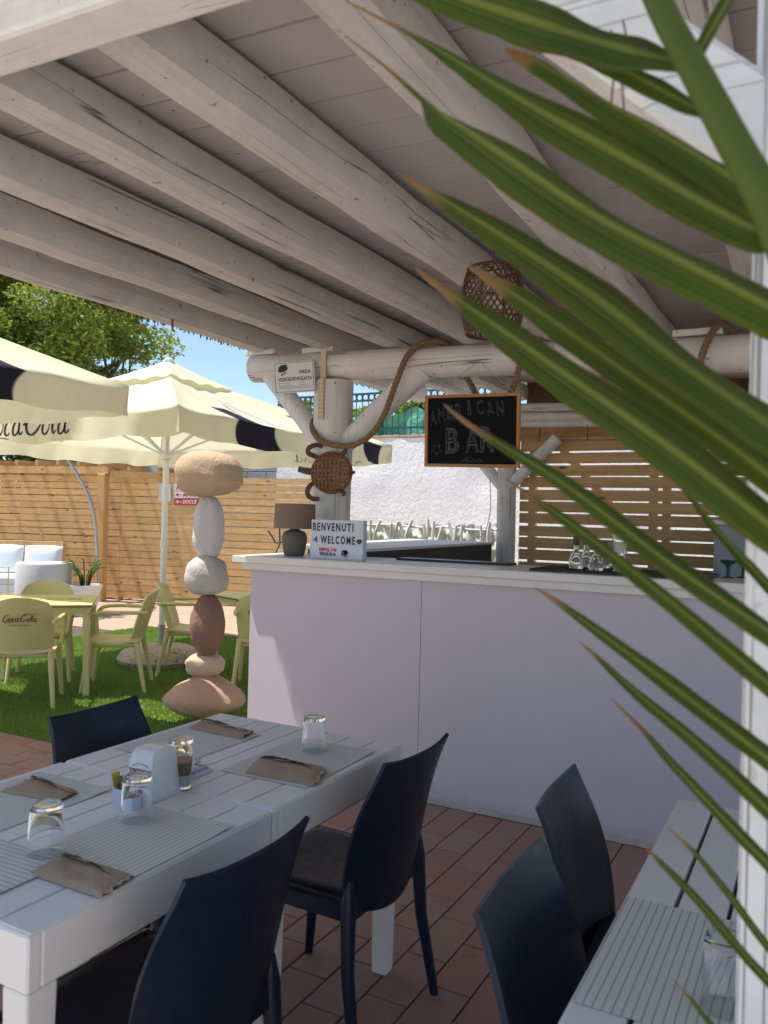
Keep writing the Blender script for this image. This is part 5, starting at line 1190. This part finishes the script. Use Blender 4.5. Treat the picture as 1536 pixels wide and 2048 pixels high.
m_ = len(side); mb.add(vs, [(i*m_+j, (i+1)*m_+j, (i+1)*m_+j+1, i*m_+j+1) for i in range(3) for j in range(m_-1)]+[tuple(range(m_)), tuple(3*m_+j for j in range(m_-1, -1, -1))]); mb.build('body', M['ceramic'], nap, True, 35)
mb = MB(); mb.add([nf(wn+.0005, dn*.2, .012), nf(wn+.0005, dn*.8, .012), nf(wn-.009, dn*.74, .10), nf(wn-.009, dn*.26, .10)], [(0, 1, 2, 3)]); mb.build('napkins', M['paperwhite'], nap)
mb = MB(); slope = lambda z: (.004+.006*max(0, z-.02)/.06 if z > .02 else .2*z)
fnap = lambda x, y, z: nf(x, slope(y)-.0012, y)
put_text(mb, 'TORTORICI', .02, fnap, width=wn*.78, height=.016, x0=wn*.11, y0=.064, bold=.0007)
put_text(mb, 'caffè', .02, fnap, width=wn*.36, height=.012, x0=wn*.32, y0=.046, bold=.0005)
ribbon(mb, [(wn*.2, .084), (wn*.35, .091), (wn*.5, .093), (wn*.65, .091), (wn*.8, .084)], .003, fnap, 5); ribbon(mb, [(wn*.72, .040), (wn*.84, .040)], .001, fnap, 2, False); ribbon(mb, [(wn*.72, .044), (wn*.84, .044)], .001, fnap, 2, False)
mb.build('lettering', M['maroon'], nap)
# sugar box
s0 = G(226, 1608, TH); sx_ = ex; sy_ = ey
sug = thing('sugar_box', s0, 'lilac card box of sugar sachets before the napkin dispenser', 'box')
def sb(x, y, z): return s0+sx_*x+sy_*y+Vector((0, 0, z))
bw_, bd_, bh_ = .062, .035, .040; mb = MB()
for a, b in (((0, 0), (bw_, .0015)), ((0, bd_-.0015), (bw_, bd_)), ((0, .0016), (.0015, bd_-.0016)), ((bw_-.0015, .0016), (bw_, bd_-.0016))):
    v = [sb(a[0], a[1], 0), sb(b[0], a[1], 0), sb(b[0], b[1], 0), sb(a[0], b[1], 0)]; mb.add(v+[q_+Vector((0, 0, bh_)) for q_ in v], [(3,2,1,0),(4,5,6,7),(0,1,5,4),(1,2,6,5),(2,3,7,6),(3,0,4,7)])
mb.build('carton', M['lilac'], sug)
for i, (x, m, tl, hh) in enumerate(((.004, 'yellow', -.02, .075), (.010, 'sachet', -.012, .066), (.018, 'sachet', .0, .058), (.026, 'yellow', .004, .055), (.034, 'maroon', .010, .050), (.042, 'sachet', .012, .048))):
    mb = MB(); v = [sb(x, .008, .004), sb(x+.003, .030, .004), sb(x+tl+.004, .030, hh), sb(x+tl, .006, hh)]; mb.add(v+[q_+sx_*.003 for q_ in v], [(3,2,1,0),(4,5,6,7),(0,1,5,4),(1,2,6,5),(2,3,7,6),(3,0,4,7)]); o = mb.build('sugar_sachet', M[m], sug)
# reserved card
cA, cB, cC = G(372, 1562, TH+.004), G(428, 1540, TH+.004), G(412, 1523, TH+.004); ex2 = cB-cA; wc = ex2.length; ex2.normalize(); ey2 = Vector((-ex2.y, ex2.x, 0)); hc = .040
card = thing('reserved_card', cA, 'small lilac card reading RISERVATO lying behind the coffee', 'card'); fcd = lambda x, y, z: cA+ex2*x+ey2*y*math.cos(.3)+Vector((0, 0, .0015+y*math.sin(.3)))
mb = MB(); v = [cA, cB, cB+ey2*hc*math.cos(.3)+Vector((0, 0, hc*math.sin(.3))), cA+ey2*hc*math.cos(.3)+Vector((0, 0, hc*math.sin(.3)))]; mb.add(v+[q_+Vector((0, 0, -.001)) for q_ in v], [(0,1,2,3),(7,6,5,4),(4,5,1,0),(5,6,2,1),(6,7,3,2),(7,4,0,3)]); mb.build('card', M['lilac'], card)
mb = MB(); put_text(mb, 'RISERVATO', .02, fcd, width=wc*.86, height=.010, x0=wc*.07, y0=.013); mb.build('lettering', M['ink'], card)
# kraft cutlery pouches
def pouch(pts, h, label, seed, openend=True):
    P = [G(x, y, TH+.004) for x, y in pts]; A_, B_, C_, D_ = P     # near-left, far-left, far-right, near-right
    t = thing('cutlery_pouch', (A_+C_)/2, label, 'cutlery pouch', 'brown paper cutlery pouches'); t.location.z = TH; OFF[t.name] = Vector(t.location)
    def surf(u, v, top):
        q = A_.lerp(D_, u).lerp(B_.lerp(C_, u), v); e = math.sin(PI*v)**.45 if 0 < v < 1 else 0; l = min(1, 6*u+.15)*min(1, 5*(1-u)+.55)
        z = h*e*l*(1+.18*noise1(u*7+v*3, seed)+.10*noise1(v*9+u*2, seed+2)); rag = .006*noise1(v*14, seed)*(1 if u > .97 or u < .03 else 0)
        return Vector((q.x+rag, q.y, TH+.0035+(z if top else 0)))
    mb = MB(); mb.grid(lambda u, v: surf(u, v, True), 28, 14, 0); mb.grid(lambda u, v: surf(u, 1-v, False), 28, 14, 0)
    mb.build('paper_sleeve', M['kraft'], t, True, 30)
    mb = MB()                                    # folded flap along the length
    mb.grid(lambda u, v: (lambda q: (q.x, q.y, q.z+.001+.012*v*math.sin(PI*min(1, u+.15))+.002*noise1(u*9, seed)))(surf(.04+.93*u, .93-.35*v*(.4+.6*u), True)), 20, 4, .0005)
    mb.build('flap', M['kraft'], t, True, 30)
    if openend:
        mb = MB(); mb.grid(lambda u, v: (lambda q: (q.x+.012*v, q.y-.004*v*math.sin(u*9), q.z+.004*v+.006*v*noise1(u*6, seed)))(surf(.99, .08+.84*u, True)), 12, 3, .0005); mb.build('torn_lip', M['kraft'], t, True, 30)
    return t
pouch([(57, 1747), (122, 1710), (268, 1752), (203, 1797)], .014, 'open brown paper cutlery pouch nearest the camera', 1)
pouch([(0, 1583), (68, 1553), (158, 1585), (118, 1605)], .010, 'flat brown paper cutlery pouch at the left edge of the table', 2, False)
pouch([(490, 1546), (518, 1516), (652, 1536), (628, 1572)], .016, 'creased brown paper cutlery pouch at the right edge of the table', 3)
pouch([(375, 1456), (402, 1441), (505, 1464), (480, 1478)], .011, 'brown paper cutlery pouch at the far end of the table', 4)
# ================================================================== PALM FROND
fr = thing('palm_frond', (.45, .35, 0), 'green palm frond hanging in front of the camera at right', 'palm')
rach = [D(1262, -130, .80), D(1325, 20, .74), D(1395, 150, .70), D(1470, 290, .67), D(1545, 430, .65), D(1640, 700, .64), D(1700, 1000, .65), D(1740, 1400, .68), D(1760, 1800, .72), D(1770, 2200, .78), D(1790, 2700, .9)]
mb = MB(); P = spline(rach, 8); mb.tube(P, [.013+.010*i/len(P) for i in range(len(P))], 10, flat=.8); mb.build('stalk', M['rachis'], fr, True, 60)
mb = MB(); gq = P[-1]; mb.tube(spline([gq, Vector((gq.x+.05, gq.y+.05, .6)), Vector((gq.x+.15, gq.y+.05, .0))], 5), [.03]*11, 10); mb.build('trunk', M['bark'], fr, True, 60)
def leaflet(pts, w0, w1, widths, seed, fold=.35, roll=0):
    """pts: px tip->base, widths in photo px"""
    n = len(pts); W3 = [w0+(w1-w0)*i/(n-1) for i in range(n)]; C0 = spline([D(x, y, w) for (x, y), w in zip(pts, W3)], 10); N = len(C0); vs = []; uvs = []; rnd = random.Random(seed)
    tot = 0; Ls = [0]
    for i in range(1, N): Ls.append(Ls[-1]+(C0[i]-C0[i-1]).length)
    for i, c0 in enumerate(C0):
        t_ = i/(N-1); f_ = t_*(len(widths)-1); a = int(min(f_, len(widths)-2)); wpx = widths[a]+(widths[a+1]-widths[a])*(f_-a); w_m = wpx/F_PX*(w0+(w1-w0)*t_)*.50
        tg = (C0[min(i+1, N-1)]-C0[max(i-1, 0)]).normalized(); sd_ = tg.cross(FW).normalized(); w_m *= 1+.035*noise1(t_*22, seed)+.05*noise1(t_*5, seed+2); dp = sd_.cross(tg).normalized()
        ang = roll+.38*noise1(t_*2.6, seed)
        sd2 = sd_*math.cos(ang)+dp*math.sin(ang); dp2 = dp*math.cos(ang)-sd_*math.sin(ang)
        for k_, s_ in enumerate((-1, -.55, 0, .55, 1)):
            vs.append(c0+sd2*s_*w_m*(1-.1*fold)+dp2*abs(s_)*w_m*fold*.9)
    uv = lambda i, k_: (k_/4, Ls[i]/Ls[-1])
    fs = []; us = []
    for i in range(N-1):
        for k_ in range(4):
            fs.append((i*5+k_, i*5+k_+1, (i+1)*5+k_+1, (i+1)*5+k_)); us.append([uv(i, k_), uv(i, k_+1), uv(i+1, k_+1), uv(i+1, k_)])
    mb = MB(); mb.add(vs, fs, us); o = mb.build('leaflet', M['palm'], fr, True, 60); return o
LV = [
 ([(640, -130), (860, -30), (1100, 50), (1250, 95), (1385, 128)], .95, .72, [2, 70, 92, 88, 40], .2),
 ([(1010, 95), (1054, 110), (1222, 205), (1400, 310), (1536, 400), (1600, 440)], .92, .68, [3, 34, 66, 78, 74, 60], .25),
 ([(690, 0), (830, 72), (925, 128), (1090, 225), (1280, 330), (1430, 415), (1560, 480), (1620, 520)], .95, .68, [3, 12, 34, 74, 84, 88, 84, 60], .3),
 ([(690, 70), (770, 130), (845, 195), (890, 228), (1000, 300), (1190, 425), (1380, 525), (1560, 620), (1660, 690)], .95, .67, [3, 8, 12, 62, 92, 100, 98, 90, 60], .2),
 ([(785, 330), (850, 375), (1025, 483), (1190, 592), (1350, 715), (1560, 860), (1690, 950)], .95, .68, [3, 18, 62, 86, 92, 92, 60], .35),
 ([(935, 530), (988, 562), (1105, 640), (1297, 775), (1454, 885), (1570, 975), (1700, 1070)], 1.0, .70, [3, 22, 52, 60, 58, 56, 40], -.3),
 ([(830, 535), (885, 575), (1000, 655), (1174, 775), (1366, 910), (1560, 1060), (1700, 1160)], .97, .68, [3, 18, 58, 82, 86, 86, 60], .3),
 ([(1325, 945), (1375, 985), (1433, 1058), (1495, 1125), (1580, 1215), (1700, 1330)], .95, .72, [2, 14, 24, 28, 30, 20], .1),
 ([(888, 808), (950, 855), (1135, 972), (1353, 1135), (1560, 1275), (1715, 1380)], .97, .69, [5, 16, 42, 54, 58, 40], .3),
 ([(1010, 955), (1060, 990), (1146, 1050), (1304, 1172), (1560, 1385), (1715, 1500)], .98, .70, [2, 12, 30, 44, 50, 34], .2),
 ([(1070, 1175), (1140, 1222), (1355, 1380), (1560, 1535), (1720, 1650)], .98, .70, [2, 18, 42, 50, 34], .25),
 ([(1158, 1282), (1190, 1310), (1289, 1398), (1400, 1490), (1560, 1640), (1725, 1790)], .98, .71, [2, 10, 28, 38, 42, 30], .2),
 ([(1222, 1396), (1290, 1465), (1355, 1539), (1450, 1640), (1560, 1750), (1735, 1910)], .98, .72, [2, 13, 22, 28, 32, 24], .1),
 ([(1275, 1682), (1310, 1715), (1375, 1778), (1450, 1862), (1560, 1985), (1740, 2150)], .98, .74, [2, 10, 20, 24, 26, 20], .1),
 ([(1335, 1655), (1389, 1706), (1460, 1792), (1560, 1920), (1740, 2090)], .98, .74, [2, 12, 17, 20, 16], .1),
 ([(1335, 1950), (1380, 1998), (1450, 2080), (1600, 2240), (1760, 2400)], .98, .78, [2, 10, 14, 18, 14], .1),
 ([(1500, -90), (1450, 10), (1398, 100), (1380, 140)], .78, .70, [10, 34, 30, 16], .3),
 ([(1010, 40), (1150, 95), (1270, 150), (1390, 215), (1440, 240)], .90, .70, [2, 40, 56, 44, 20], -.3),
]
for i, (pts, w0, w1, wd, rl) in enumerate(LV):
    wd = [q*(1.16 if i < 7 else .92) for q in wd]; leaflet(pts, w0, w1, wd, i+1, (.34, .62, .45, .75, .5)[i % 5], rl*.6)

for x, y, dx, dy in ((1222, 60, -4, 175), (1238, 110, 6, 262), (1246, 40, -2, 90)):
    a, b = D(x, y, .86), D(x+dx, y+dy, .87); mb = MB(); mb.tube(spline([a, a.lerp(b, .5)+Vector((.004, 0, 0)), b], 5), .0012, 4); mb.build('dry_fibre', M['wicker'], fr)
